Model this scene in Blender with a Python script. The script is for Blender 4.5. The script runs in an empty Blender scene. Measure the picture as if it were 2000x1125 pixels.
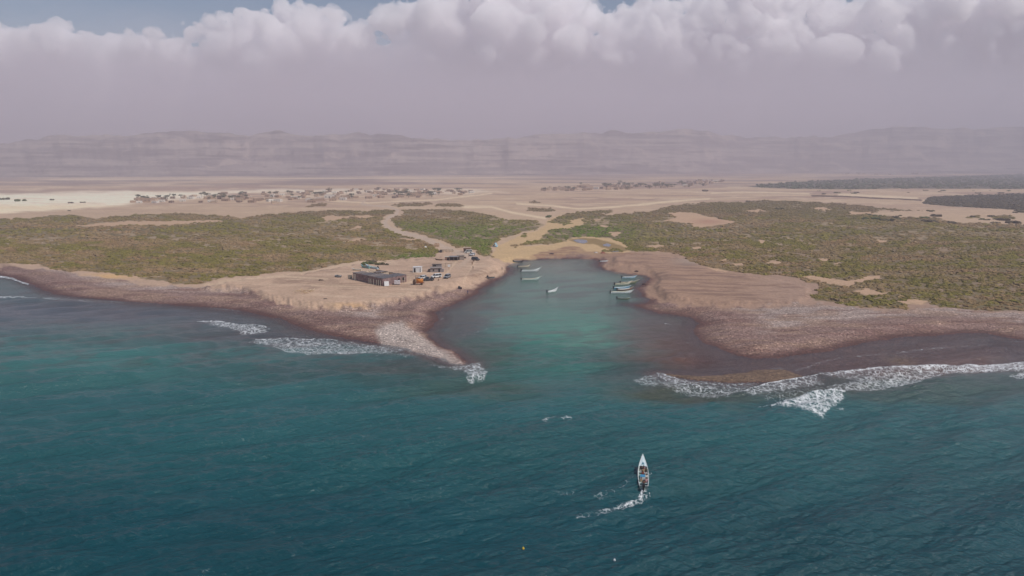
import bpy, bmesh, math, random
import numpy as np
from mathutils import Vector, Matrix

random.seed(7)
rng = np.random.default_rng(11)
SC = bpy.context.scene
COL = SC.collection

# ------------------------------------------------------------------ camera
F = 2000 * 24.0 / 36.0
H = 52.0
HORIZON = 322.0
PITCH = math.atan((562.5 - HORIZON) / F)
cp, sp = math.cos(PITCH), math.sin(PITCH)
LAND = 1.2

cam_d = bpy.data.cameras.new("camera")
cam_d.sensor_width = 36.0
cam_d.lens = 24.0
cam_d.clip_start = 0.5
cam_d.clip_end = 60000.0
cam = bpy.data.objects.new("camera", cam_d)
COL.objects.link(cam)
cam.location = (0, 0, H)
cam.rotation_euler = (math.pi / 2 - PITCH, 0, 0)
SC.camera = cam


def ray(u, v):
    xc = (np.asarray(u, float) - 1000.0) / F
    yc = (562.5 - np.asarray(v, float)) / F
    return xc, cp + yc * sp, -sp + yc * cp


def unproj(u, v, z=LAND):
    dx, dy, dz = ray(u, v)
    t = (z - H) / dz
    return t * dx, t * dy


def proj(x, y, z=LAND):
    """a point of the world -> where the photograph shows it"""
    zz = np.asarray(z, float) - H
    fwd = y * cp - zz * sp
    up = y * sp + zz * cp
    return 1000.0 + F * x / fwd, 562.5 - F * up / fwd


# ------------------------------------------------------------------ noise
_T2 = rng.random((256, 256))
_T3 = rng.random((64, 64, 64))


def vnoise(x, y):
    xi = np.floor(x).astype(np.int64)
    yi = np.floor(y).astype(np.int64)
    fx = x - xi
    fy = y - yi
    fx = fx * fx * (3 - 2 * fx)
    fy = fy * fy * (3 - 2 * fy)
    a = _T2[xi & 255, yi & 255]
    b = _T2[(xi + 1) & 255, yi & 255]
    c = _T2[xi & 255, (yi + 1) & 255]
    d = _T2[(xi + 1) & 255, (yi + 1) & 255]
    return (a + (b - a) * fx) * (1 - fy) + (c + (d - c) * fx) * fy


def fbm(x, y, o=4, g=0.5):
    s = 0.0
    a = 1.0
    n = 0.0
    for i in range(o):
        s = s + a * vnoise(x + 17.3 * i, y + 9.1 * i)
        n += a
        a *= g
        x = x * 2.03
        y = y * 2.03
    return s / n


def vnoise3(p):
    i = np.floor(p).astype(np.int64)
    f = p - i
    f = f * f * (3 - 2 * f)
    i0 = i & 63
    i1 = (i + 1) & 63
    r = 0.0
    for dx in (0, 1):
        wx = f[:, 0] if dx else 1 - f[:, 0]
        ix = i1[:, 0] if dx else i0[:, 0]
        for dy in (0, 1):
            wy = f[:, 1] if dy else 1 - f[:, 1]
            iy = i1[:, 1] if dy else i0[:, 1]
            for dz in (0, 1):
                wz = f[:, 2] if dz else 1 - f[:, 2]
                iz = i1[:, 2] if dz else i0[:, 2]
                r = r + _T3[ix, iy, iz] * wx * wy * wz
    return r


def fbm3(p, o=4, g=0.5):
    s = 0.0
    a = 1.0
    n = 0.0
    for k in range(o):
        s = s + a * vnoise3(p + 5.7 * k)
        n += a
        a *= g
        p = p * 2.07
    return s / n


def sstep(a, b, x):
    t = np.clip((x - a) / (b - a), 0, 1)
    return t * t * (3 - 2 * t)


def sdf(poly, X, Y, pad=40.0):
    """signed distance, positive inside; far points get -pad"""
    P = np.asarray(poly, float)
    out = np.full(X.shape, -float(pad))
    m = (X > P[:, 0].min() - pad) & (X < P[:, 0].max() + pad) & (Y > P[:, 1].min() - pad) & (Y < P[:, 1].max() + pad)
    if not m.any():
        return out
    x = X[m]
    y = Y[m]
    d = np.full(x.shape, 1e18)
    ins = np.zeros(x.shape, bool)
    n = len(P)
    for i in range(n):
        ax, ay = P[i]
        bx, by = P[(i + 1) % n]
        ex, ey = bx - ax, by - ay
        L = ex * ex + ey * ey
        if L == 0:
            continue
        t = np.clip(((x - ax) * ex + (y - ay) * ey) / L, 0, 1)
        dd = (x - ax - t * ex) ** 2 + (y - ay - t * ey) ** 2
        d = np.minimum(d, dd)
        if ay != by:
            c = ((ay > y) != (by > y)) & (x < (bx - ax) * (y - ay) / (by - ay) + ax)
            ins ^= c
    d = np.sqrt(d)
    out[m] = np.where(ins, d, -d)
    return out


def pdist(line, X, Y, pad=40.0):
    """distance to a polyline and the parameter along it"""
    P = np.asarray(line, float)
    out = np.full(X.shape, float(pad))
    par = np.zeros(X.shape)
    m = (X > P[:, 0].min() - pad) & (X < P[:, 0].max() + pad) & (Y > P[:, 1].min() - pad) & (Y < P[:, 1].max() + pad)
    if not m.any():
        return out, par
    x = X[m]
    y = Y[m]
    d = np.full(x.shape, 1e18)
    pr = np.zeros(x.shape)
    n = len(P) - 1
    for i in range(n):
        ax, ay = P[i][:2]
        bx, by = P[i + 1][:2]
        ex, ey = bx - ax, by - ay
        L = ex * ex + ey * ey + 1e-9
        t = np.clip(((x - ax) * ex + (y - ay) * ey) / L, 0, 1)
        dd = (x - ax - t * ex) ** 2 + (y - ay - t * ey) ** 2
        k = dd < d
        d = np.where(k, dd, d)
        pr = np.where(k, (i + t) / n, pr)
    out[m] = np.minimum(np.sqrt(d), pad)
    par[m] = pr
    return out, par


def lin(c):
    c = np.asarray(c, float) / 255.0
    return np.where(c <= 0.04045, c / 12.92, ((c + 0.055) / 1.055) ** 2.4)


def mixc(c, new, w):
    return c + (np.asarray(new) - c) * w[:, None]


# ------------------------------------------------------------------ mesh helpers
def raw_mesh(name, V, Fc, smooth=False):
    me = bpy.data.meshes.new(name)
    V = np.ascontiguousarray(V, dtype=np.float32)
    Fc = np.ascontiguousarray(Fc, dtype=np.int32)
    k = Fc.shape[1]
    me.vertices.add(len(V))
    me.vertices.foreach_set("co", V.ravel())
    me.loops.add(Fc.size)
    me.loops.foreach_set("vertex_index", Fc.ravel())
    me.polygons.add(len(Fc))
    me.polygons.foreach_set("loop_start", np.arange(0, Fc.size, k, dtype=np.int32))
    me.polygons.foreach_set("use_smooth", np.full(len(Fc), bool(smooth)))
    me.update(calc_edges=True)
    return me


def set_col(me, name, C):
    a = me.attributes.new(name, 'FLOAT_COLOR', 'POINT')
    c4 = np.ones((len(C), 4), np.float32)
    c4[:, :3] = C
    a.data.foreach_set("color", c4.ravel())


def set_f(me, name, A):
    a = me.attributes.new(name, 'FLOAT', 'POINT')
    a.data.foreach_set("value", np.ascontiguousarray(A, dtype=np.float32))


def grid_faces(nr, nc):
    i = np.arange(nr - 1)[:, None] * nc + np.arange(nc - 1)[None, :]
    return np.stack([i, i + 1, i + nc + 1, i + nc], -1).reshape(-1, 4)


def link(name, me, mat=None, parent=None):
    o = bpy.data.objects.new(name, me)
    COL.objects.link(o)
    if mat is not None and me is not None and len(me.materials) == 0:
        for m in (mat if isinstance(mat, (list, tuple)) else [mat]):
            me.materials.append(m)
    if parent is not None:
        o.parent = parent
    return o


def tag(o, label=None, cat=None, group=None, kind=None):
    if label:
        o["label"] = label
    if cat:
        o["category"] = cat
    if group:
        o["group"] = group
    if kind:
        o["kind"] = kind
    return o


def empty(name, loc=(0, 0, 0), rz=0.0):
    o = bpy.data.objects.new(name, None)
    o.empty_display_size = 0.3
    COL.objects.link(o)
    o.location = loc
    o.rotation_euler = (0, 0, rz)
    return o


def children(o):
    return [c for c in bpy.data.objects if c.parent == o]


class MB:
    """collects shapes, links them as one mesh object"""

    def __init__(self):
        self.v = []
        self.f = []
        self.m = []

    def add(self, vs, fs, mi=0):
        b = len(self.v)
        self.v += [tuple(map(float, p)) for p in vs]
        self.f += [tuple(b + i for i in q) for q in fs]
        self.m += [mi] * len(fs)
        return self

    def box(self, c, s, rz=0.0, mi=0, top=None, rx=0.0, ry=0.0):
        """centre, full size; top = scale of the upper face (tx, ty)"""
        tx, ty = top or (1, 1)
        hx, hy, hz = s[0] / 2, s[1] / 2, s[2] / 2
        p = [(-hx, -hy, -hz), (hx, -hy, -hz), (hx, hy, -hz), (-hx, hy, -hz),
             (-hx * tx, -hy * ty, hz), (hx * tx, -hy * ty, hz), (hx * tx, hy * ty, hz), (-hx * tx, hy * ty, hz)]
        M = Matrix.Rotation(rz, 3, 'Z') @ Matrix.Rotation(ry, 3, 'Y') @ Matrix.Rotation(rx, 3, 'X')
        vs = [Vector(c) + M @ Vector(q) for q in p]
        return self.add(vs, [(0, 3, 2, 1), (4, 5, 6, 7), (0, 1, 5, 4), (1, 2, 6, 5), (2, 3, 7, 6), (3, 0, 4, 7)], mi)

    def tube(self, a, b, r0, r1=None, n=8, mi=0):
        r1 = r0 if r1 is None else r1
        a = Vector(a)
        b = Vector(b)
        d = (b - a).normalized()
        x = d.orthogonal().normalized()
        y = d.cross(x)
        vs = []
        for c, r in ((a, r0), (b, r1)):
            for k in range(n):
                t = 2 * math.pi * k / n
                vs.append(c + (x * math.cos(t) + y * math.sin(t)) * r)
        fs = [(k, (k + 1) % n, n + (k + 1) % n, n + k) for k in range(n)]
        fs += [tuple(range(n - 1, -1, -1)), tuple(range(n, 2 * n))]
        return self.add(vs, fs, mi)

    def ball(self, c, r, n=8, m=5, mi=0, sc=(1, 1, 1)):
        vs = [(c[0], c[1], c[2] + r * sc[2])]
        for j in range(1, m):
            ph = math.pi * j / m
            for k in range(n):
                t = 2 * math.pi * k / n
                vs.append((c[0] + r * sc[0] * math.sin(ph) * math.cos(t), c[1] + r * sc[1] * math.sin(ph) * math.sin(t), c[2] + r * sc[2] * math.cos(ph)))
        vs.append((c[0], c[1], c[2] - r * sc[2]))
        L = len(vs) - 1
        fs = [(0, 1 + k, 1 + (k + 1) % n) for k in range(n)]
        for j in range(m - 2):
            for k in range(n):
                a = 1 + j * n + k
                b = 1 + j * n + (k + 1) % n
                fs.append((a, a + n, b + n, b))
        o = 1 + (m - 2) * n
        fs += [(o + k, L, o + (k + 1) % n) for k in range(n)]
        return self.add(vs, fs, mi)

    def mesh(self, name, mats, smooth=False, bevel=0.0):
        me = bpy.data.meshes.new(name)
        me.from_pydata(self.v, [], self.f)
        for m in (mats if isinstance(mats, (list, tuple)) else [mats]):
            me.materials.append(m)
        me.polygons.foreach_set("material_index", self.m)
        if bevel > 0:
            bm = bmesh.new()
            bm.from_mesh(me)
            bmesh.ops.bevel(bm, geom=list(bm.edges), offset=bevel, segments=2, profile=0.6, affect='EDGES', clamp_overlap=True)
            bm.to_mesh(me)
            bm.free()
        if smooth:
            me.polygons.foreach_set("use_smooth", np.full(len(me.polygons), True))
        me.update()
        return me

    def build(self, name, mats, parent=None, smooth=False, bevel=0.0, loc=None):
        o = link(name, self.mesh(name, mats, smooth, bevel), None, parent)
        if loc is not None:
            o.location = loc
        return o


# ------------------------------------------------------------------ materials
class NT:
    def __init__(self, name):
        self.m = bpy.data.materials.new(name)
        self.m.use_nodes = True
        self.t = self.m.node_tree
        self.t.nodes.clear()
        self.out = self.t.nodes.new("ShaderNodeOutputMaterial")

    def n(self, typ, **kw):
        nd = self.t.nodes.new(typ)
        for k, v in kw.items():
            if k.startswith("_"):
                setattr(nd, k[1:], v)
            else:
                nd.inputs[k.replace("__", " ")].default_value = v
        return nd

    def l(self, a, b):
        self.t.links.new(a, b)

    def math(self, op, a, b=None, clamp=False):
        nd = self.t.nodes.new("ShaderNodeMath")
        nd.operation = op
        nd.use_clamp = clamp
        for i, x in enumerate((a, b)):
            if x is None:
                continue
            if isinstance(x, (int, float)):
                nd.inputs[i].default_value = x
            else:
                self.l(x, nd.inputs[i])
        return nd.outputs[0]

    def mix(self, fac, a, b, blend='MIX'):
        nd = self.t.nodes.new("ShaderNodeMix")
        nd.data_type = 'RGBA'
        nd.blend_type = blend
        for s, x in ((nd.inputs[0], fac), (nd.inputs[6], a), (nd.inputs[7], b)):
            if isinstance(x, (int, float)):
                s.default_value = x
            elif isinstance(x, (tuple, list)):
                s.default_value = (*x[:3], 1)
            else:
                self.l(x, s)
        return nd.outputs[2]

    def ramp(self, x, a, b, lo=0.0, hi=1.0, smooth=True):
        nd = self.t.nodes.new("ShaderNodeMapRange")
        nd.interpolation_type = 'SMOOTHSTEP' if smooth else 'LINEAR'
        nd.inputs[1].default_value = a
        nd.inputs[2].default_value = b
        nd.inputs[3].default_value = lo
        nd.inputs[4].default_value = hi
        self.l(x, nd.inputs[0])
        return nd.outputs[0]

    def attr(self, name):
        nd = self.t.nodes.new("ShaderNodeAttribute")
        nd.attribute_name = name
        return nd

    def pos(self, scale=(1, 1, 1), rz=0.0, obj=False):
        if obj:
            g = self.t.nodes.new("ShaderNodeTexCoord").outputs["Object"]
        else:
            g = self.t.nodes.new("ShaderNodeNewGeometry").outputs["Position"]
        mp = self.t.nodes.new("ShaderNodeMapping")
        mp.inputs["Scale"].default_value = scale
        mp.inputs["Rotation"].default_value = (0, 0, rz)
        self.l(g, mp.inputs["Vector"])
        return mp.outputs[0]

    def noise(self, vec, scale, detail=3.0, rough=0.55):
        nd = self.t.nodes.new("ShaderNodeTexNoise")
        nd.inputs["Scale"].default_value = scale
        nd.inputs["Detail"].default_value = detail
        nd.inputs["Roughness"].default_value = rough
        self.l(vec, nd.inputs["Vector"])
        return nd

    def voro(self, vec, scale, feature='F1', rnd=1.0):
        nd = self.t.nodes.new("ShaderNodeTexVoronoi")
        nd.feature = feature
        nd.inputs["Scale"].default_value = scale
        nd.inputs["Randomness"].default_value = rnd
        self.l(vec, nd.inputs["Vector"])
        return nd

    def bump(self, h, strength, dist, normal=None):
        nd = self.t.nodes.new("ShaderNodeBump")
        nd.inputs["Strength"].default_value = strength
        nd.inputs["Distance"].default_value = dist
        self.l(h, nd.inputs["Height"])
        if normal is not None:
            self.l(normal, nd.inputs["Normal"])
        return nd.outputs[0]

    def bsdf(self, color, rough=0.8, spec=0.3, normal=None, metal=0.0):
        nd = self.t.nodes.new("ShaderNodeBsdfPrincipled")
        if isinstance(color, (tuple, list, np.ndarray)):
            nd.inputs["Base Color"].default_value = (*[float(c) for c in color[:3]], 1)
        else:
            self.l(color, nd.inputs["Base Color"])
        if isinstance(rough, (int, float)):
            nd.inputs["Roughness"].default_value = rough
        else:
            self.l(rough, nd.inputs["Roughness"])
        nd.inputs["Specular IOR Level"].default_value = spec
        nd.inputs["Metallic"].default_value = metal
        if normal is not None:
            self.l(normal, nd.inputs["Normal"])
        return nd

    def done(self, sh):
        self.l(sh, self.out.inputs["Surface"])
        return self.m


_pm = {}


def paint(rgb, rough=0.6, var=0.25, scale=1.5, spec=0.3, metal=0.0, name="weathered_paint"):
    """procedural worn surface of one colour (sRGB 0-255 in)"""
    key = (tuple(rgb), rough, var, scale, metal)
    if key in _pm:
        return _pm[key]
    t = NT(name)
    c = lin(rgb)
    p = t.pos(obj=True)
    n = t.noise(p, scale, 5.0, 0.65).outputs[0]
    dark = tuple(float(x) for x in c * (1 - var))
    lite = tuple(float(min(0.9, x)) for x in c * (1 + var * 0.6))
    col = t.mix(t.ramp(n, 0.3, 0.7), dark, lite)
    _pm[key] = t.done(t.bsdf(col, rough, spec, t.bump(n, 0.25, 0.02), metal).outputs[0])
    return _pm[key]


# ------------------------------------------------------------------ traced outlines (photograph pixels)
COAST = [(-900, 520), (-500, 505), (-200, 510), (-60, 526), (0, 538), (30, 545), (60, 557), (85, 567), (112, 575), (150, 581), (192, 585), (240, 590), (288, 593), (340, 596), (384, 599),
         (430, 602), (464, 607), (500, 614), (544, 622), (592, 640), (640, 654), (690, 664), (739, 671), (784, 680), (832, 691), (865, 702), (890, 712), (920, 716),
         (916, 704), (899, 694), (880, 684), (858, 671), (840, 661), (832, 650), (842, 639), (856, 625), (852, 612), (866, 603), (884, 596), (912, 585), (934, 574), (941, 563), (960, 553), (975, 544),
         (992, 533), (998, 526), (989, 520), (1003, 515), (1007, 511), (1036, 507.5), (1083, 505), (1121, 505), (1160, 506.5), (1172, 511), (1166, 517), (1176, 525), (1197, 530), (1235, 536.5),
         (1262, 538), (1268, 545), (1258, 553), (1246, 562), (1247, 570), (1254, 578), (1273, 585), (1263, 591), (1236, 596), (1256, 603), (1284, 613), (1328, 616), (1346, 620), (1362, 630), (1358, 640), (1356, 652),
         (1374, 669), (1406, 682), (1438, 695), (1470, 702), (1520, 699), (1570, 693), (1625, 684), (1680, 672), (1740, 662), (1800, 658), (1875, 650), (1925, 650), (1965, 658), (2000, 665), (2100, 690), (2300, 720), (2900, 740),
         (2900, 331), (-900, 331)]
BAR = [(1286, 729), (1330, 732), (1374, 734), (1410, 733), (1438, 729), (1470, 724), (1502, 721), (1534, 722), (1572, 736), (1550, 742), (1520, 744), (1486, 745), (1440, 746), (1406, 745), (1350, 741), (1310, 736)]
PEBBLE_IN = [(-900, 500), (-400, 496), (-100, 508), (0, 518), (100, 527), (190, 541), (300, 556), (400, 563), (480, 569), (540, 591), (600, 604), (650, 607), (720, 601), (800, 588), (850, 576), (900, 563), (940, 548), (972, 534), (988, 525),
             (990, 517), (1007, 508), (1040, 503), (1090, 499), (1130, 498), (1165, 500), (1185, 507), (1178, 515), (1190, 522), (1230, 528), (1265, 533), (1277, 545), (1268, 556), (1260, 565), (1262, 574), (1285, 583), (1300, 590), (1330, 596),
             (1400, 600), (1480, 601), (1560, 596), (1640, 596), (1700, 604), (1767, 607), (1820, 598), (1900, 606), (2000, 609), (2200, 620), (2900, 640), (2900, 900), (-900, 900)]
SCRUB_LEFT = [(-900, 430), (-300, 424), (0, 427), (60, 427), (100, 421), (150, 420), (185, 426), (225, 422), (275, 419), (362, 416), (437, 421), (475, 428), (500, 420), (550, 416), (625, 411), (680, 411), (715, 413), (750, 409), (772, 412), (770, 417), (750, 423),
              (745, 435), (747, 444), (765, 451), (800, 459), (825, 467), (845, 478), (856, 487), (856, 500), (800, 504), (760, 509), (700, 510), (650, 519), (592, 531), (550, 530), (525, 535), (500, 537), (425, 545), (387, 555), (337, 555), (320, 550), (287, 546), (270, 541),
              (175, 530), (125, 531), (112, 527), (70, 516), (0, 514), (-200, 500), (-900, 480)]
SCRUB_MID = [(780, 410), (825, 409), (862, 408), (925, 414), (975, 424), (1000, 430), (1025, 428), (1050, 430), (1061, 439), (1045, 449), (1015, 456), (1000, 461), (975, 465), (970, 474), (960, 484), (959, 502), (940, 502), (925, 488), (892, 484), (866, 470), (825, 458), (790, 451), (772, 442), (763, 432), (768, 425), (790, 416)]
SCRUB_RIGHT = [(1110, 466), (1140, 462), (1157, 462), (1187, 465), (1212, 471), (1225, 480), (1217, 486), (1237, 490), (1262, 492), (1287, 490), (1320, 495), (1335, 500), (1345, 514), (1375, 520), (1412, 528), (1497, 538), (1527, 537), (1570, 548), (1600, 556), (1600, 570), (1574, 577), (1595, 587), (1637, 592), (1662, 599), (1712, 602), (1767, 605),
               (1770, 596), (1820, 592), (1820, 597), (1875, 604), (1925, 607), (2000, 608), (2300, 612), (2900, 615), (2900, 425), (2300, 430), (2000, 437), (1930, 436), (1860, 434), (1830, 425), (1760, 424), (1700, 420), (1720, 412), (1800, 412), (1717, 406), (1675, 401), (1637, 397), (1575, 394), (1500, 391), (1450, 395), (1375, 395), (1337, 399), (1300, 405), (1275, 413), (1235, 416),
               (1207, 417), (1200, 421), (1170, 420), (1187, 416), (1197, 411), (1175, 410), (1125, 415), (1100, 421), (1070, 434), (1092, 438), (1115, 430), (1140, 425), (1132, 432), (1146, 434), (1115, 446), (1075, 447), (1060, 460), (1055, 469), (1025, 474), (1015, 480), (1062, 477), (1107, 472)]
SCRUB_BITS = [
    [(765, 402), (780, 397), (840, 396), (845, 399), (815, 403), (770, 404)], [(850, 403), (862, 397), (890, 397), (907, 402), (880, 404)],
    [(600, 404), (604, 398), (636, 399), (638, 404)], [(1030, 412), (1035, 405), (1052, 406), (1060, 409), (1052, 412)], [(1040, 411), (1046, 407), (1076, 407), (1084, 412), (1060, 414)],
    [(1018, 461), (1026, 457), (1034, 462), (1026, 465)], [(1000, 482), (1004, 478), (1012, 481), (1008, 484)], [(1175, 489), (1200, 486), (1218, 488), (1215, 491), (1180, 492)],
    [(1030, 396), (1044, 391), (1060, 395), (1045, 397)], [(1100, 437), (1112, 432), (1118, 436), (1104, 440)],
    [(710, 517), (725, 511), (735, 513), (757, 514), (755, 518), (735, 522), (720, 520)],
    [(1940, 425), (1960, 420), (1985, 424), (1965, 430), (1945, 429)], [(1880, 424), (1910, 420), (1918, 425), (1890, 427)]]
HOLES = [
    [(140, 441), (182, 437), (250, 432), (362, 432), (425, 430), (440, 433), (375, 437), (330, 440), (250, 439), (190, 443)],
    [(1297, 431), (1320, 425), (1304, 415), (1330, 413), (1362, 416), (1370, 422), (1400, 426), (1437, 433), (1425, 437), (1370, 444), (1350, 442), (1345, 437)],
    [(630, 425), (650, 421), (690, 423), (680, 426), (640, 432), (632, 433)], [(680, 448), (700, 441), (710, 443), (695, 447)], [(670, 473), (700, 465), (722, 467), (700, 471)],
    [(685, 421), (725, 420), (735, 424), (700, 426)], [(775, 466), (800, 465), (820, 467), (800, 469)],
    [(1450, 411), (1480, 409), (1500, 412), (1480, 415)], [(1585, 407), (1600, 405), (1620, 409), (1612, 413)],
    [(1190, 455), (1207, 452), (1212, 460), (1200, 462)], [(1660, 414), (1700, 414), (1705, 418), (1660, 419)],
    [(1562, 541), (1590, 538), (1620, 544), (1650, 549), (1680, 545), (1678, 540), (1720, 539), (1715, 546), (1670, 552), (1660, 560), (1640, 557), (1600, 550)],
    [(1668, 570), (1690, 562), (1720, 572), (1740, 571), (1720, 577), (1690, 576)], [(1755, 589), (1790, 585), (1815, 590), (1800, 595), (1772, 594)],
    [(1600, 505), (1620, 507), (1618, 512), (1605, 510)], [(1500, 509), (1525, 511), (1527, 516), (1500, 515)], [(1350, 483), (1370, 481), (1375, 485), (1360, 487)], [(1710, 468), (1732, 470), (1730, 473), (1715, 472)],
    [(1265, 480), (1300, 478), (1298, 482), (1270, 484)], [(1630, 515), (1642, 514), (1640, 518), (1632, 518)], [(1405, 508), (1420, 507), (1418, 511), (1408, 511)], [(1430, 515), (1460, 513), (1455, 518), (1435, 519)],
    [(1170, 441), (1190, 441), (1184, 446), (1172, 444)], [(1155, 429), (1175, 426), (1170, 431), (1158, 432)], [(1480, 468), (1497, 470), (1494, 478), (1482, 474)], [(1380, 522), (1400, 524), (1420, 530), (1400, 529)]]
ROAD = [(722, 386), (714, 391), (706, 398), (722, 401), (758, 403), (778, 411), (775, 418), (757, 426), (750, 436), (760, 446), (778, 453), (800, 458), (826, 465), (850, 475), (868, 483), (885, 491), (905, 497), (922, 500), (915, 512), (900, 528), (880, 545)]
SANDL = [(1120, 463), (1075, 478), (1010, 482), (965, 490), (958, 503), (985, 510), (1007, 509), (1040, 504), (1090, 499), (1125, 499), (1190, 497), (1230, 492), (1240, 484), (1215, 470), (1180, 463), (1150, 458)]
SANDL2 = [(965, 485), (985, 475), (1020, 458), (1048, 450), (1066, 440), (1068, 430), (1090, 420), (1112, 424), (1145, 424), (1150, 433), (1120, 446), (1080, 447), (1062, 462), (1056, 472), (1020, 482), (970, 492)]
WASH = [(1005, 507), (1035, 500), (1055, 492), (1080, 486), (1110, 479), (1130, 482), (1150, 490), (1200, 492), (1240, 492), (1260, 497), (1200, 503), (1100, 505), (1040, 508)]
MUD = [(1108, 468), (1140, 463), (1165, 466), (1200, 474), (1235, 486), (1220, 492), (1190, 488), (1160, 478), (1125, 476)]
PALE = [(-900, 378), (-300, 378), (0, 378), (100, 376), (300, 373), (500, 371), (640, 369), (760, 369), (930, 372), (1000, 376), (900, 379), (760, 378), (600, 380), (540, 376), (430, 380), (400, 386), (330, 390), (262, 397), (200, 403), (140, 409), (60, 413), (0, 416), (-900, 420)]
MOUND_L = [(380, 565), (470, 572), (540, 593), (600, 605), (650, 609), (730, 604), (820, 587), (880, 568), (930, 551), (970, 535), (985, 522), (955, 505), (890, 500), (780, 509), (700, 516), (600, 533), (480, 545)]
MOUND_R = [(1188, 516), (1262, 529), (1285, 545), (1275, 562), (1300, 586), (1400, 600), (1560, 596), (1585, 580), (1580, 560), (1500, 542), (1400, 530), (1330, 502), (1260, 494), (1200, 500)]
WOOD = [(1462, 365), (1500, 359), (1562, 355), (1675, 350), (1825, 346), (2000, 340), (2300, 336), (2900, 336), (2900, 372), (2000, 369), (1750, 368), (1675, 370), (1562, 369), (1500, 367)]
WOOD2 = [(1812, 386), (1850, 383), (1900, 381), (2000, 378), (2400, 374), (2900, 374), (2900, 416), (2000, 411), (1900, 405), (1850, 402), (1802, 397)]
SCARP = [(1585, 382), (1640, 383), (1700, 387), (1760, 389), (1800, 391)]
SPITWHITE = [(735, 645), (752, 634), (785, 632), (815, 645), (838, 662), (870, 682), (905, 701), (908, 709), (880, 703), (850, 692), (820, 684), (780, 678), (742, 668)]


def coast_world():
    C = []
    for u, v in COAST:
        z = 0.0 if v > 400 else LAND
        C.append(unproj(u, max(v, 331), z))
    return np.array(C, float)


COASTW = coast_world()
BARW = np.array([unproj(u, v, 0.1) for u, v in BAR], float)


def coast_sd(x, y):
    x = np.asarray(x, float)
    y = np.asarray(y, float)
    s = np.full(x.shape, 60.0)
    near = (y < 700)
    w = (fbm(x / 6.0, y / 6.0, 3) - 0.5) * 3.0
    if near.any():
        s[near] = sdf(COASTW, x[near], y[near], 5000.0) + w[near]
    s[~near] = 300.0
    return s


def veg_mask(u, v, d=None):
    """0..1 where scrub covers the ground"""
    wu = u + (fbm(u / 14.0, v / 5.0, 3) - 0.5) * 16
    wv = v + (fbm(u / 11.0 + 40, v / 4.0, 3) - 0.5) * 5.0
    s = np.maximum(sdf(SCRUB_LEFT, wu, wv), sdf(SCRUB_MID, wu, wv))
    s = np.maximum(s, sdf(SCRUB_RIGHT, wu, wv))
    for b in SCRUB_BITS:
        s = np.maximum(s, sdf(b, wu, wv, 20))
    for h in HOLES:
        s = np.minimum(s, -sdf(h, wu, wv, 20))
    r, _ = pdist(ROAD, u, v)
    s = np.minimum(s, r - np.interp(v, [390, 440, 500], [1.2, 4.2, 5.5]))
    return sstep(-0.6, 1.2, s)


def scrub_gap(u, v):
    return sstep(0.60, 0.68, fbm(u / 20 + 11, v / 3.2, 4)) * sstep(0.40, 0.58, fbm(u / 110, v / 16 + 4, 3))


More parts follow.
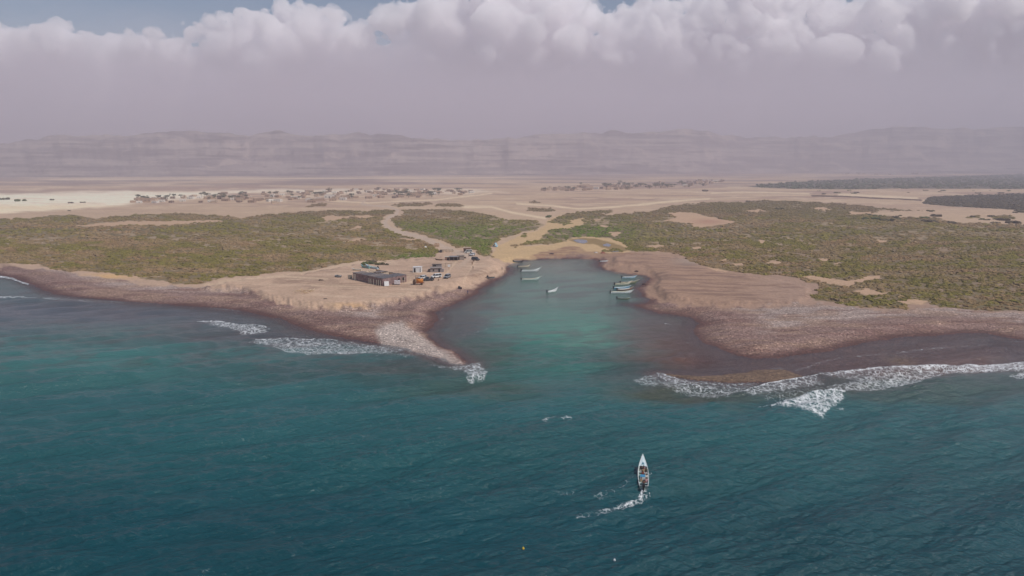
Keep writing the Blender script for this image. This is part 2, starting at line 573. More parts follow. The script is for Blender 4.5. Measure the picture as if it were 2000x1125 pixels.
# ------------------------------------------------------------------ ground
def make_ground():
    far_d = np.array([11000., 9000., 7600.])
    vs_far = HORIZON + (H - LAND) * F / far_d
    vr = np.concatenate([vs_far, np.arange(332, 345, 0.8), np.arange(345, 560, 0.75), np.arange(560, 745, 1.0), np.arange(745, 1250, 12.0), [1400, 1700]])
    ur = np.concatenate([np.arange(-800, -60, 12.0), np.arange(-60, 2060, 2.2), np.arange(2060, 2801, 12.0)])
    U, Vv = np.meshgrid(ur, vr)
    u = U.ravel()
    v = Vv.ravel()
    x, y = unproj(u, v, LAND)
    x = np.clip(x, -11300, 11300)
    sd = coast_sd(x, y)
    sb = sdf(BARW, x, y, 30.0) + (fbm(x / 3.0, y / 3.0, 3) - 0.5) * 1.6
    n1 = fbm(x / 9.0, y / 9.0, 4)
    n2 = fbm(x / 40.0 + 7, y / 40.0, 4)
    ml = sstep(-2, 9, sdf(MOUND_L, u, v) + (fbm(u / 9, v / 6, 3) - 0.5) * 8)
    mr = sstep(-2, 9, sdf(MOUND_R, u, v) + (fbm(u / 9, v / 6, 3) - 0.5) * 8)
    z = LAND * sstep(0, 13, sd) + 0.25 * (n1 - 0.5) * sstep(2, 10, sd)
    z += np.where(y < 800, (n2 - 0.5) * 0.8 * sstep(14, 40, sd), (n2 - 0.5) * 2.0)
    gul = np.abs(fbm(u / 14.0, v / 60.0, 3) - 0.5) * 2
    z += ml * (1.9 - 0.14 * sstep(0.3, 0.0, gul) * (1 - ml)) + mr * (1.0 + 0.5 * (fbm(x / 14, y / 5, 3) - 0.5))
    berm = np.exp(-((sd - 9) / 3.0) ** 2) * 0.35
    z += berm
    z = np.where(sd < 0, np.maximum(sd * 0.05 - np.maximum(-sd - 4, 0) ** 2 * 0.02, -7.0), z)
    zb = np.where(sb > 0, 0.12 + np.minimum(sb, 2.5) * 0.12 + 0.12 * (n1 - 0.5), np.maximum(sb * 0.06 - np.maximum(-sb - 4, 0) ** 2 * 0.02, -7.0))
    z = np.maximum(z, zb)
    # ---------------- colours: what each place is made of
    far = fbm(u / 160.0, v / 2.6, 4)
    far2 = fbm(u / 60.0 + 9, v / 1.6 + 5, 3)
    big = fbm(x / 90.0, y / 60.0, 4)
    fine = fbm(x / 4.0, y / 4.0, 3)
    C = np.tile(lin((192, 165, 137)), (len(u), 1))
    C = mixc(C, lin((168, 140, 122)), sstep(0.42, 0.62, far) * sstep(430, 380, v))
    C = mixc(C, lin((212, 188, 158)), sstep(0.56, 0.72, far2) * sstep(430, 385, v) * 0.7)
    C = mixc(C, lin((120, 106, 104)), sstep(368, 356, v) * 0.55 * sstep(0.35, 0.6, far))
    C = mixc(C, lin((232, 208, 172)), np.exp(-((v - (348 - (u - 700) * 0.004)) / 1.6) ** 2) * sstep(1250, 900, u) * sstep(-50, 250, u) * 0.8)
    pu = u + (fbm(u / 50, v / 4, 3) - 0.5) * 60
    pv = v + (fbm(u / 60 + 3, v / 5, 3) - 0.5) * 9
    pale = sstep(-4.0, 4.0, sdf(PALE, pu, pv) + (far2 - 0.5) * 6) * np.interp(u, [300, 750], [1.0, 0.55])
    C = mixc(C, lin((246, 232, 206)), pale * (0.98 - 0.35 * sstep(0.5, 0.7, far2)))
    C = mixc(C, lin((238, 216, 176)), pale * sstep(396, 404, v) * 0.6)
    # wadi bed, pale channels
    for ln, w in (([(905, 404), (960, 404), (1000, 415), (1065, 426)], 2.0), ([(1010, 398), (1080, 402), (1130, 408), (1200, 404), (1300, 395), (1385, 388)], 1.8), ([(1390, 377), (1450, 375), (1500, 376), (1580, 378)], 1.3), ([(1640, 380), (1720, 384), (1790, 388)], 3.0), ([(640, 392), (720, 396), (850, 390), (960, 378)], 1.2)):
        d, _ = pdist(ln, u, v)
        C = mixc(C, lin((226, 204, 170)), sstep(w * 1.6, w * 0.3, d) * 0.8)
    d, _ = pdist(SCARP, u, v)
    C = mixc(C, lin((96, 74, 62)), sstep(1.8, 0.7, d + (fine - 0.5) * 1.2))
    # peninsulas and beach back: sand
    pen = sstep(470, 505, v)
    C = mixc(C, lin((190, 161, 137)), pen)
    C = mixc(C, lin((162, 131, 110)), pen * sstep(1120, 1200, u) * 0.9)
    C = mixc(C, lin((164, 138, 122)), pen * sstep(1380, 1560, u) * 0.6)
    st = fbm(u / 60.0 + v * 0.02, v / 2.2 - u * 0.012, 4)
    C = mixc(C, lin((132, 106, 92)), mr * sstep(0.5, 0.68, st) * 0.75)
    C = mixc(C, lin((158, 132, 112)), ml * sstep(0.5, 0.7, fbm(x / 16, y / 16, 4)) * 0.7)
    C = mixc(C, lin((204, 178, 152)), ml * sstep(0.55, 0.72, st) * 0.7)
    grey = np.exp(-(((u - 1345) / 32.0) ** 2 + ((v - 513) / 9.0) ** 2))
    C = mixc(C, lin((158, 140, 126)), grey * 0.8)
    C = mixc(C, lin((120, 92, 80)), np.exp(-(((u - 1272) / 11.0) ** 2 + ((v - 543) / 6.0) ** 2)) * 0.8)
    # tracks
    for ln, w in (([(640, 553), (560, 548), (480, 552), (400, 556)], 2.2), ([(905, 500), (870, 545), (800, 560), (700, 568), (610, 566)], 2.0), ([(760, 509), (700, 514), (650, 523), (590, 535), (500, 546), (430, 551)], 4.5), ([(930, 515), (915, 540), (905, 556)], 1.2)):
        d, _ = pdist(ln, u, v)
        C = mixc(C, lin((212, 186, 156)), sstep(w * 1.5, w * 0.4, d + (fine - 0.5) * 1.5) * 0.55)
    for ln in ([(565, 555), (640, 562), (720, 563), (800, 566)], [(560, 558), (640, 565.5), (720, 566.5), (800, 570)], [(880, 552), (930, 545), (970, 530)], [(1290, 560), (1400, 566), (1520, 560)], [(1290, 575), (1400, 580), (1540, 572)], [(1300, 545), (1380, 552), (1480, 550)]):
        d, _ = pdist(ln, u, v)
        C = mixc(C, lin((138, 112, 94)), sstep(1.6, 0.3, d + (fine - 0.5)) * 0.5)
    # golden sand by the head of the inlet
    g = np.maximum(sdf(SANDL, u, v), sdf(SANDL2, u, v)) + (fbm(u / 9, v / 3, 3) - 0.5) * 4
    C = mixc(C, lin((198, 168, 126)), sstep(-1.0, 1.5, g))
    w = sdf(WASH, u, v) + (fbm(u / 12, v / 2.5, 4) - 0.5) * 8
    C = mixc(C, lin((150, 118, 96)), sstep(-0.5, 2.5, w) * (0.55 + 0.4 * sstep(0.45, 0.6, fbm(u / 20, v / 1.6, 3))))
    w = sdf(MUD, u, v) + (fbm(u / 12, v / 3, 3) - 0.5) * 4
    C = mixc(C, lin((134, 112, 72)), sstep(-0.5, 2, w) * 0.85)
    hole_s = np.full(u.shape, -20.0)
    for h in HOLES:
        hole_s = np.maximum(hole_s, sdf(h, u, v, 20))
    C = mixc(C, lin((192, 160, 130)), sstep(-2, 0.5, hole_s + (fbm(u / 6, v / 2.5, 2) - 0.5) * 3) * 0.9)
    C = mixc(C, lin((168, 120, 100)), np.exp(-(((u - 1385) / 30) ** 2 + ((v - 433) / 5) ** 2)) * 0.6)
    C = mixc(C, lin((212, 172, 120)), np.exp(-(((u - 215) / 45) ** 2 + ((v - 540) / 6) ** 2)) * 0.9)
    C = mixc(C, lin((210, 166, 104)), np.exp(-(((u - 690) / 45) ** 2 + ((v - 603) / 2.6) ** 2)) * 0.4)
    # ground below the scrub
    vm = veg_mask(u, v)
    C = mixc(C, lin((116, 103, 74)), vm * (0.86 + 0.14 * sstep(0.4, 0.6, big)) * (1 - 0.5 * scrub_gap(u, v)))
    r, _ = pdist(ROAD, u, v)
    rw = np.interp(v, [390, 420, 440, 500, 540], [1.3, 3.2, 5.2, 6.5, 4.5])
    C = mixc(C, lin((190, 168, 148)), sstep(1.0, 0.55, r / rw + (fbm(u / 5, v / 3, 2) - 0.5) * 0.5) * sstep(545, 500, v))
    wd = np.maximum(sdf(WOOD, u, v), sdf(WOOD2, u, v))
    C = mixc(C, lin((88, 84, 70)), sstep(-0.8, 0.6, wd))
    # pebbles
    pin = sdf(PEBBLE_IN, u, v, 80.0) + (fbm(u / 16, v / 6, 4) - 0.5) * 16
    peb = sstep(-3.0, 4.5, pin)
    PC = np.tile(lin((148, 122, 112)), (len(u), 1))
    PC = mixc(PC, lin((172, 154, 144)), sstep(14, 26, sd + (n2 - 0.5) * 10))
    PC = mixc(PC, lin((164, 136, 116)), sstep(0.45, 0.65, fbm(u / 70, v / 5, 4)) * 0.6)
    PC = mixc(PC, lin((124, 94, 86)), sstep(0.52, 0.66, fbm(u / 90 + 4, v / 4, 4)) * 0.6)
    band = fbm((sd + (n2 - 0.5) * 9) / 2.3, u / 260.0, 2)
    PC = PC * (0.80 + 0.42 * band)[:, None]
    sw = sstep(-8, 7, sdf(SPITWHITE, u, v) + (fbm(u / 8, v / 6, 3) - 0.5) * 9)
    PC = mixc(PC, lin((192, 177, 166)), sw)
    wet = sstep(6.0, 0.5, (sd + (n1 - 0.5) * 3) * np.where((u > 790) & (u < 930) & (v > 640), 2.4, 1.0)) * (1 - sw * 0.8)
    PC = mixc(PC, lin((92, 58, 49)), wet * 0.9)
    under = sstep(0.5, -2.5, np.maximum(sd, sb))
    PC = mixc(PC, lin((112, 80, 68)) * (0.7 + 0.6 * n1)[:, None], under)
    barm = sstep(-0.5, 0.6, sb)
    PC = mixc(PC, lin((120, 98, 78)), barm)
    kelp = np.exp(-(((u - 1330) / 110) ** 2 + ((v - 768) / 16) ** 2))
    PC = mixc(PC, lin((84, 76, 52)), kelp * under)
    PC = mixc(PC, lin((168, 130, 84)), np.exp(-(((u - 1765) / 30) ** 2 + ((v - 684) / 5) ** 2)) * 0.8)
    pk = np.maximum(peb, barm)
    C = C * (1 - pk[:, None]) + PC * pk[:, None]
    C *= (0.90 + 0.2 * fine)[:, None]
    me = raw_mesh("ground", np.stack([x, y, z], 1), grid_faces(len(vr), len(ur)), True)
    set_col(me, "Col", np.clip(C, 0.01, 0.85))
    set_f(me, "peb", pk)
    set_f(me, "wet", np.clip(wet * pk, 0, 1))
    t = NT("ground_surface")
    col = t.attr("Col").outputs["Color"]
    pb = t.attr("peb").outputs["Fac"]
    p = t.pos((1, 1, 1))
    vo = t.voro(p, 2.9)
    sep = t.n("ShaderNodeSeparateColor")
    t.l(vo.outputs["Color"], sep.inputs[0])
    val = sep.outputs[0]
    vo2 = t.voro(p, 2.0)
    sep2 = t.n("ShaderNodeSeparateColor")
    t.l(vo2.outputs["Color"], sep2.inputs[0])
    stone = t.mix(t.ramp(val, 0.0, 1.0, 0, 1, False), (0.50, 0.47, 0.46), (1.5, 1.5, 1.5))
    stone = t.mix(t.ramp(sep2.outputs[1], 0.93, 0.97), stone, (1.9, 1.9, 1.9))
    ns = t.noise(p, 0.9, 6.0, 0.7).outputs[0]
    sand = t.mix(t.ramp(ns, 0.25, 0.75), (0.8, 0.79, 0.78), (1.2, 1.2, 1.2))
    mul = t.mix(pb, sand, stone)
    c2 = t.mix(1.0, col, mul, 'MULTIPLY')
    hgt = t.math('ADD', t.math('MULTIPLY', vo.outputs["Distance"], t.math('MULTIPLY', pb, -0.9)), t.math('MULTIPLY', ns, 0.35))
    rough = t.ramp(t.attr("wet").outputs["Fac"], 0.0, 1.0, 0.95, 0.55)
    b = t.bsdf(c2, rough, 0.25, t.bump(hgt, 0.8, 0.5))
    o = link("ground", me, t.done(b.outputs[0]))
    tag(o, kind="structure")
    return ur, vr, z.reshape(len(vr), len(ur))


UR, VR, ZG = make_ground()


def ground_z(x, y):
    x = np.asarray(x, float)
    y = np.asarray(y, float)
    u, v = proj(x, y, LAND)
    j = np.clip(np.searchsorted(UR, u) - 1, 0, len(UR) - 2)
    i = np.clip(np.searchsorted(VR, v) - 1, 0, len(VR) - 2)
    a = np.clip((u - UR[j]) / (UR[j + 1] - UR[j]), 0, 1)
    b = np.clip((v - VR[i]) / (VR[i + 1] - VR[i]), 0, 1)
    return (ZG[i, j] * (1 - a) + ZG[i, j + 1] * a) * (1 - b) + (ZG[i + 1, j] * (1 - a) + ZG[i + 1, j + 1] * a) * b


def hit(u, v, water=False):
    """where the line of sight of a photograph pixel meets the ground (or the water)"""
    z = 0.0 if water else LAND
    for _ in range(1 if water else 12):
        x, y = unproj(u, v, z)
        if not water:
            z = float(ground_z(x, y))
    x, y = unproj(u, v, z)
    return Vector((float(x), float(y), float(z)))


# ------------------------------------------------------------------ sea
SEA_SPOT = [  # centre and radii in the photograph, colour of the water body there, weight
    (60, 700, 300, 26, (62, 120, 116), 0.8), (230, 610, 420, 26, (92, 90, 98), 0.9), (520, 655, 200, 20, (86, 82, 86), 0.85), (-200, 600, 300, 40, (88, 94, 104), 0.8),
    (640, 725, 190, 20, (62, 80, 80), 0.6), (930, 758, 110, 18, (70, 82, 66), 0.7), (780, 715, 110, 12, (76, 82, 74), 0.7),
    (1090, 560, 130, 60, (106, 136, 124), 1.0), (1080, 515, 120, 18, (124, 132, 120), 0.9), (1040, 690, 130, 40, (62, 118, 108), 0.85), (1110, 640, 85, 28, (84, 142, 126), 0.95), (1150, 650, 30, 18, (96, 156, 136), 0.6), (1060, 625, 50, 14, (92, 144, 128), 0.6),
    (890, 630, 48, 40, (88, 94, 94), 0.9), (930, 690, 45, 22, (78, 108, 92), 0.75), (1200, 735, 60, 36, (60, 98, 94), 0.8),
    (1290, 640, 70, 40, (104, 96, 90), 0.9), (1400, 690, 130, 40, (116, 80, 66), 0.95), (1620, 708, 190, 26, (122, 76, 62), 0.95), (1900, 690, 190, 32, (120, 86, 76), 0.95), (2200, 700, 200, 40, (106, 92, 92), 0.9),
    (1310, 768, 75, 14, (80, 82, 62), 0.85), (1440, 774, 80, 13, (74, 84, 72), 0.7), (1850, 760, 240, 20, (74, 88, 80), 0.7), (1600, 755, 100, 16, (86, 86, 74), 0.7)]
FOAM_POLY = [  # outline, strength
    ([(385, 628), (430, 629), (470, 635), (530, 642), (515, 650), (480, 651), (450, 644), (410, 634)], 0.80),
    ([(525, 648), (590, 655), (640, 660), (590, 661)], 0.5),
    ([(485, 668), (520, 662), (600, 664), (700, 669), (800, 682), (760, 694), (690, 695), (600, 693), (560, 688), (530, 676)], 0.74),
    ([(755, 690), (800, 692), (825, 697), (790, 698)], 0.7),
    ([(838, 713), (880, 716), (910, 711), (938, 707), (952, 726), (945, 739), (915, 741), (906, 724), (870, 721)], 0.84),
    ([(908, 712), (936, 707), (940, 713), (918, 716)], 0.95), ([(910, 739), (932, 738), (926, 743), (913, 743)], 0.95),
    ([(1232, 741), (1285, 728), (1310, 735), (1400, 745), (1490, 747), (1455, 765), (1430, 776), (1400, 779), (1340, 768), (1290, 757), (1250, 752)], 0.70),
    ([(1280, 729), (1296, 728), (1330, 745), (1350, 756), (1320, 755), (1290, 742)], 0.85),
    ([(1445, 768), (1500, 752), (1560, 742), (1595, 734), (1612, 750), (1560, 757), (1510, 766), (1470, 775)], 0.80),
    ([(1598, 731), (1700, 721), (1830, 717), (1842, 725), (1800, 742), (1720, 757), (1640, 767), (1610, 752), (1670, 742)], 0.74),
    ([(1600, 731), (1700, 721), (1830, 716), (1832, 721), (1710, 728), (1620, 735)], 0.92),
    ([(1440, 768), (1600, 752), (1660, 762), (1600, 772), (1520, 782)], 0.50),
    ([(1828, 717), (1970, 712), (2010, 704), (2100, 700), (2100, 728), (1975, 727), (1850, 727)], 0.92), ([(1972, 736), (2010, 724), (2100, 718), (2100, 738), (2000, 742)], 0.85),
    ([(1510, 791), (1580, 779), (1648, 772), (1645, 786), (1620, 798), (1606, 812), (1565, 804), (1525, 796)], 0.90),
    ([(1632, 796), (1654, 795), (1650, 799)], 0.8),
    ([(1055, 820), (1066, 812), (1088, 813), (1072, 820), (1068, 827)], 0.9), ([(1092, 817), (1122, 814), (1120, 822), (1098, 823)], 0.66),
    ([(1500, 721), (1520, 717), (1535, 719), (1525, 724)], 0.85),
    ([(395, 1113), (402, 1108), (411, 1112)], 0.9), ([(498, 1119), (508, 1116), (520, 1119)], 0.8), ([(738, 820), (746, 821), (742, 824)], 0.7), ([(850, 705), (865, 700), (872, 704)], 0.6), ([(1000, 735), (980, 741), (985, 738)], 0.6)]
FOAM_LINE = [
    ([(1445, 768), (1500, 752), (1560, 742), (1596, 734)], 2.2, 2.8, 0.97), ([(1598, 731), (1700, 721), (1830, 717), (1970, 712), (2010, 704), (2100, 700)], 1.8, 5.0, 1.0), ([(1508, 791), (1580, 779), (1648, 772)], 2.0, 3.2, 1.0), ([(1640, 766), (1720, 757), (1800, 742), (1842, 727)], 1.0, 2.0, 0.86), ([(1530, 792), (1580, 786), (1640, 780)], 5.0, 5.0, 0.94), ([(386, 628), (430, 629), (470, 635), (520, 641)], 1.3, 1.6, 0.93), ([(1285, 730), (1310, 736), (1340, 748), (1380, 760)], 3.0, 3.0, 0.85),  # line, half width px start/end, strength
    ([(-200, 530), (0, 541), (22, 544), (55, 556)], 2.6, 2.0, 0.95), ([(0, 581), (40, 580), (72, 582)], 1.6, 1.0, 0.85), ([(85, 582), (120, 584), (170, 588), (240, 592)], 3.0, 3.5, 0.62), ([(240, 590), (330, 594)], 1.4, 1.0, 0.6), ([(410, 602), (470, 607)], 1.2, 0.8, 0.7),
    ([(500, 664), (600, 664), (660, 666)], 1.4, 1.0, 0.9), ([(660, 692), (715, 691)], 1.8, 1.2, 0.9),
    ([(1545, 727), (1590, 714), (1640, 701), (1700, 692), (1760, 690), (1850, 678), (1940, 668), (2050, 668)], 1.6, 1.0, 0.66), ([(1480, 792), (1510, 788), (1535, 781)], 1.2, 1.2, 0.75),
    ([(1300, 632), (1314, 635)], 1.2, 0.8, 0.8), ([(1338, 668), (1366, 675)], 1.0, 0.8, 0.6), ([(858, 625), (870, 621)], 1.6, 1.0, 0.85), ([(864, 603), (878, 600)], 1.3, 1.0, 0.7), ([(900, 655), (960, 640)], 1.0, 0.8, 0.5),
    ([(1257, 955), (1258, 963), (1250, 970), (1228, 982), (1200, 993), (1180, 999)], 9.0, 7.0, 0.64), ([(1256, 958), (1250, 968), (1230, 980), (1205, 990)], 4.0, 2.0, 0.86), ([(1215, 990), (1170, 1001), (1130, 1007)], 5.0, 6.0, 0.48),
    ([(1240, 930), (1225, 944), (1200, 962), (1165, 970)], 6.0, 7.0, 0.46), ([(1268, 955), (1270, 963), (1262, 972)], 1.2, 1.0, 0.75), ([(1265, 936), (1271, 931)], 2.5, 2.0, 0.7), ([(1120, 960), (1090, 966)], 5, 5, 0.44), ([(1700, 948), (1716, 944), (1560, 945)], 1, 1, 0.3)]


def make_sea():
    vr = np.concatenate([np.arange(496, 720, 1.0), np.arange(720, 1140, 1.15), np.arange(1140, 1500, 8.0), [1800, 2600]])
    ur = np.concatenate([np.arange(-800, -40, 10.0), np.arange(-40, 2040, 2.0), np.arange(2040, 2801, 10.0)])
    U, Vv = np.meshgrid(ur, vr)
    u = U.ravel()
    v = Vv.ravel()
    x, y = unproj(u, v, 0.0)
    dist = np.hypot(x, y)
    sd = coast_sd(x, y)
    sb = sdf(BARW, x, y, 30.0)
    shore = np.minimum(-sd, -sb)
    # calmness of the inlet
    inlet = sstep(700, 600, v) * sstep(840, 900, u) * sstep(1400, 1300, u)
    amp = 2.0 * (1 - 0.78 * inlet) * sstep(0.5, 14, shore) * (1 - 0.45 * sstep(740, 640, v))
    sp_row = dist * dist / (H * F) * 1.3
    z = np.zeros(len(u))
    th0 = math.radians(112)
    R = random.Random(4)
    wx = x + 3.0 * (fbm(x / 25, y / 25, 2) - 0.5)
    wy = y + 3.0 * (fbm(x / 25 + 31, y / 25, 2) - 0.5)
    grp = 0.45 + 1.1 * fbm(x / 30.0, y / 22.0, 2)
    for k in range(46):
        lam = 1.1 * (16.0 / 1.1) ** R.random()
        th = th0 + (R.gauss(0, 0.14) if lam > 6 else R.gauss(-0.12 if k % 3 else -0.75, 0.24))
        kx, ky = math.cos(th) * 2 * math.pi / lam, math.sin(th) * 2 * math.pi / lam
        a = 0.0058 * lam ** 0.88 * (0.6 + 0.8 * R.random())
        ph = wx * kx + wy * ky + R.random() * 6.28
        s = 0.5 + 0.5 * np.sin(ph)
        z += a * (2 * s ** 1.6 - 0.9) * sstep(2.0, 4.5, lam / sp_row)
    z *= amp * grp
    # two long swells coming in
    sw = np.sin((wx * math.cos(th0 - 0.1) + wy * math.sin(th0 - 0.1)) * 2 * math.pi / 23.0)
    z += 0.16 * sw * amp * sstep(640, 720, v)
    # foam cover
    foam = np.zeros(len(u))
    wu = u + (fbm(u / 10, v / 4, 3) - 0.5) * 10
    wv = v + (fbm(u / 8 + 20, v / 4, 3) - 0.5) * 5
    for P, s in FOAM_POLY:
        e = sstep(-5.0, 4.0, sdf(P, wu, wv, 20))
        foam = np.maximum(foam, e * s * (0.84 + 0.26 * fbm(u / 16 + 2, v / 6, 3)))
    for ln, a, b, s in FOAM_LINE:
        d, t = pdist(ln, u + (fbm(u / 9, v / 4, 2) - 0.5) * 5, v + (fbm(u / 9 + 8, v / 4, 2) - 0.5) * 3)
        w = a + (b - a) * t
        foam = np.maximum(foam, s * sstep(1.35, 0.5, d / w))
    z += 0.22 * foam * sstep(0.7, 0.95, foam) + 0.05 * foam
    for ln, hgt, w in (([(1500, 793), (1540, 787), (1580, 781), (1650, 774)], 0.75, 7.0), ([(1440, 771), (1500, 755), (1560, 745), (1600, 737)], 0.45, 6.0), ([(1600, 734), (1700, 724), (1830, 720), (1970, 715), (2100, 703)], 0.6, 7.0), ([(1640, 768), (1720, 759), (1800, 744), (1850, 728)], 0.45, 6.0), ([(380, 631), (470, 638), (540, 645)], 0.4, 4.0), ([(480, 669), (600, 667), (700, 671)], 0.45, 4.5), ([(620, 696), (800, 694), (930, 741)], 0.35, 5.0), ([(0, 584), (240, 594)], 0.35, 4.0), ([(0, 640), (300, 655), (560, 690)], 0.35, 6.0), ([(0, 690), (400, 705), (800, 745), (1000, 752)], 0.4, 8.0), ([(100, 770), (500, 768), (900, 790)], 0.3, 9.0), ([(1050, 822), (1090, 815), (1130, 818)], 0.5, 6.0)):
        d, tt = pdist(ln, u, v + (fbm(u / 40, v / 20, 2) - 0.5) * 8, 60.0)
        z += hgt * np.exp(-(d / w) ** 2) * np.sin(np.pi * np.clip(tt, 0.02, 0.98)) ** 0.5
    # colour of the water body
    qu = u + (fbm(u / 70, v / 14, 3) - 0.5) * 110
    qv = v + (fbm(u / 80 + 5, v / 12, 3) - 0.5) * np.interp(v, [540, 700, 900], [14, 30, 40])
    kv = [500, 600, 700, 740, 780, 830, 900, 1000, 1125]
    kc = np.array([lin(c) for c in ((108, 136, 124), (88, 126, 118), (64, 110, 108), (54, 106, 106), (46, 100, 103), (38, 94, 98), (28, 88, 93), (12, 75, 84), (4, 70, 79))])
    C = np.stack([np.interp(qv, kv, kc[:, i]) for i in range(3)], 1)
    for (a, b, ra, rb, c, k) in SEA_SPOT:
        dd = ((qu - a) / ra) ** 2 + ((qv - b) / rb) ** 2
        C = mixc(C, lin(c), k * np.exp(-0.5 * dd ** 1.3))
    C = C * np.interp(v, [600, 800], [0.86, 0.86])[:, None]
    # streaky sediment
    st = fbm(u / 55 + v * 0.03, v / 5.0 + u * 0.012, 4)
    sed = sstep(760, 680, v)
    C = mixc(C, lin((92, 84, 84)), sstep(0.52, 0.7, st) * sed * 0.45)
    C = C * (0.88 + 0.24 * fbm(x / 18, y / 18, 3))[:, None]
    alpha = sstep(0.2, 7.0, shore) * 0.75 + sstep(5, 22, shore) * 0.25
    clear = sstep(1310, 1430, u) * sstep(620, 650, v) * sstep(748, 722, v + (fbm(u / 40, v / 10, 2) - 0.5) * 14)
    alpha = alpha * (1 - 0.72 * clear * sstep(30, 12, shore))
    me = raw_mesh("sea", np.stack([x, y, z], 1), grid_faces(len(vr), len(ur)), True)
    set_col(me, "Col", np.clip(C, 0.0, 1))
    set_f(me, "foam", foam)
    set_f(me, "body", np.clip(alpha, 0.0, 1))
    t = NT("sea_water")
    col = t.attr("Col").outputs["Color"]
    fo = t.attr("foam").outputs["Fac"]
    bd = t.attr("body").outputs["Fac"]
    p = t.pos()
    pr = t.pos((4.2, 1.0, 1.0), math.radians(20))
    pq = t.pos((3.4, 1.0, 1.0), math.radians(-24))
    for q in (pr, pq):
        q.node.vector_type = 'TEXTURE'
    n1 = t.noise(pr, 1.1, 5.0, 0.62).outputs[0]
    n2 = t.noise(pq, 1.9, 4.0, 0.62).outputs[0]
    hgt = t.math('ADD', n1, t.math('MULTIPLY', n2, 0.55))
    nrm = t.bump(hgt, 0.9, 0.60)
    # lace of foam
    wn = t.noise(p, 0.35, 3.0, 0.6)
    wv2 = t.n("ShaderNodeVectorMath", _operation='ADD')
    sc = t.n("ShaderNodeVectorMath", _operation='SCALE', Scale=3.4)
    t.l(wn.outputs["Color"], sc.inputs[0])
    t.l(p, wv2.inputs[0])
    t.l(sc.outputs[0], wv2.inputs[1])
    ve = t.voro(wv2.outputs[0], 0.62, 'DISTANCE_TO_EDGE')
    vf = t.voro(wv2.outputs[0], 1.7, 'DISTANCE_TO_EDGE')
    lace = t.math('MAXIMUM', t.ramp(ve.outputs["Distance"], 0.0, 0.15, 1.0, 0.0, False), t.math('MULTIPLY', t.ramp(vf.outputs["Distance"], 0.0, 0.14, 1.0, 0.0, False), 0.85))
    fn = t.noise(p, 0.9, 6.0, 0.72).outputs[0]
    tot = t.math('ADD', t.math('MULTIPLY', lace, 0.45), t.math('MULTIPLY', fn, 0.55))
    thr = t.math('SUBTRACT', 0.90, t.math('MULTIPLY', fo, 0.62))
    fm = t.math('MULTIPLY', t.math('SUBTRACT', tot, thr), 3.2, True)
    fm = t.math('MULTIPLY', fm, t.ramp(fo, 0.12, 0.3))
    base = t.mix(fm, col, (0.80, 0.82, 0.83))
    rough = t.math('ADD', 0.15, t.math('MULTIPLY', fm, 0.7))
    w = t.bsdf(base, rough, 0.5, nrm)
    w.inputs["IOR"].default_value = 1.33
    gl = t.n("ShaderNodeBsdfGlossy", Roughness=0.14)
    t.l(nrm, gl.inputs["Normal"])
    tr = t.n("ShaderNodeBsdfTransparent")
    tr.inputs[0].default_value = (0.80, 0.86, 0.88, 1)
    fr = t.n("ShaderNodeFresnel", IOR=1.33)
    t.l(nrm, fr.inputs["Normal"])
    clearw = t.n("ShaderNodeMixShader")
    t.l(t.math('MULTIPLY', fr.outputs[0], 0.22), clearw.inputs[0])
    t.l(tr.outputs[0], clearw.inputs[1])
    t.l(gl.outputs[0], clearw.inputs[2])
    mx = t.n("ShaderNodeMixShader")
    t.l(t.math('MAXIMUM', bd, fm), mx.inputs[0])
    t.l(clearw.outputs[0], mx.inputs[1])
    t.l(w.outputs[0], mx.inputs[2])
    o = link("sea", me, t.done(mx.outputs[0]))
    tag(o, kind="structure")


make_sea()


# ------------------------------------------------------------------ scrub, woods
def ico(sub):
    bm = bmesh.new()
    bmesh.ops.create_icosphere(bm, subdivisions=sub, radius=1.0)
    V = np.array([v.co for v in bm.verts])
    Fc = np.array([[v.index for v in f.verts] for f in bm.faces])
    bm.free()
    return V, Fc


def bush_templates(sub, n, rough):
    V0, F0 = ico(sub)
    T = []
    for k in range(n):
        q = V0 * 1.7 + rng.random(3) * 40
        r = 0.72 + rough * (vnoise3(q) - 0.5) * 2 + rough * 0.9 * (rng.random(len(V0)) - 0.5)
        W = V0 * r[:, None]
        W[:, 2] = np.where(W[:, 2] < 0, W[:, 2] * 0.35, W[:, 2]) * 0.85
        T.append(W)
    return T, F0


B2, BF2 = bush_templates(2, 10, 0.32)
B1, BF1 = bush_templates(1, 8, 0.30)


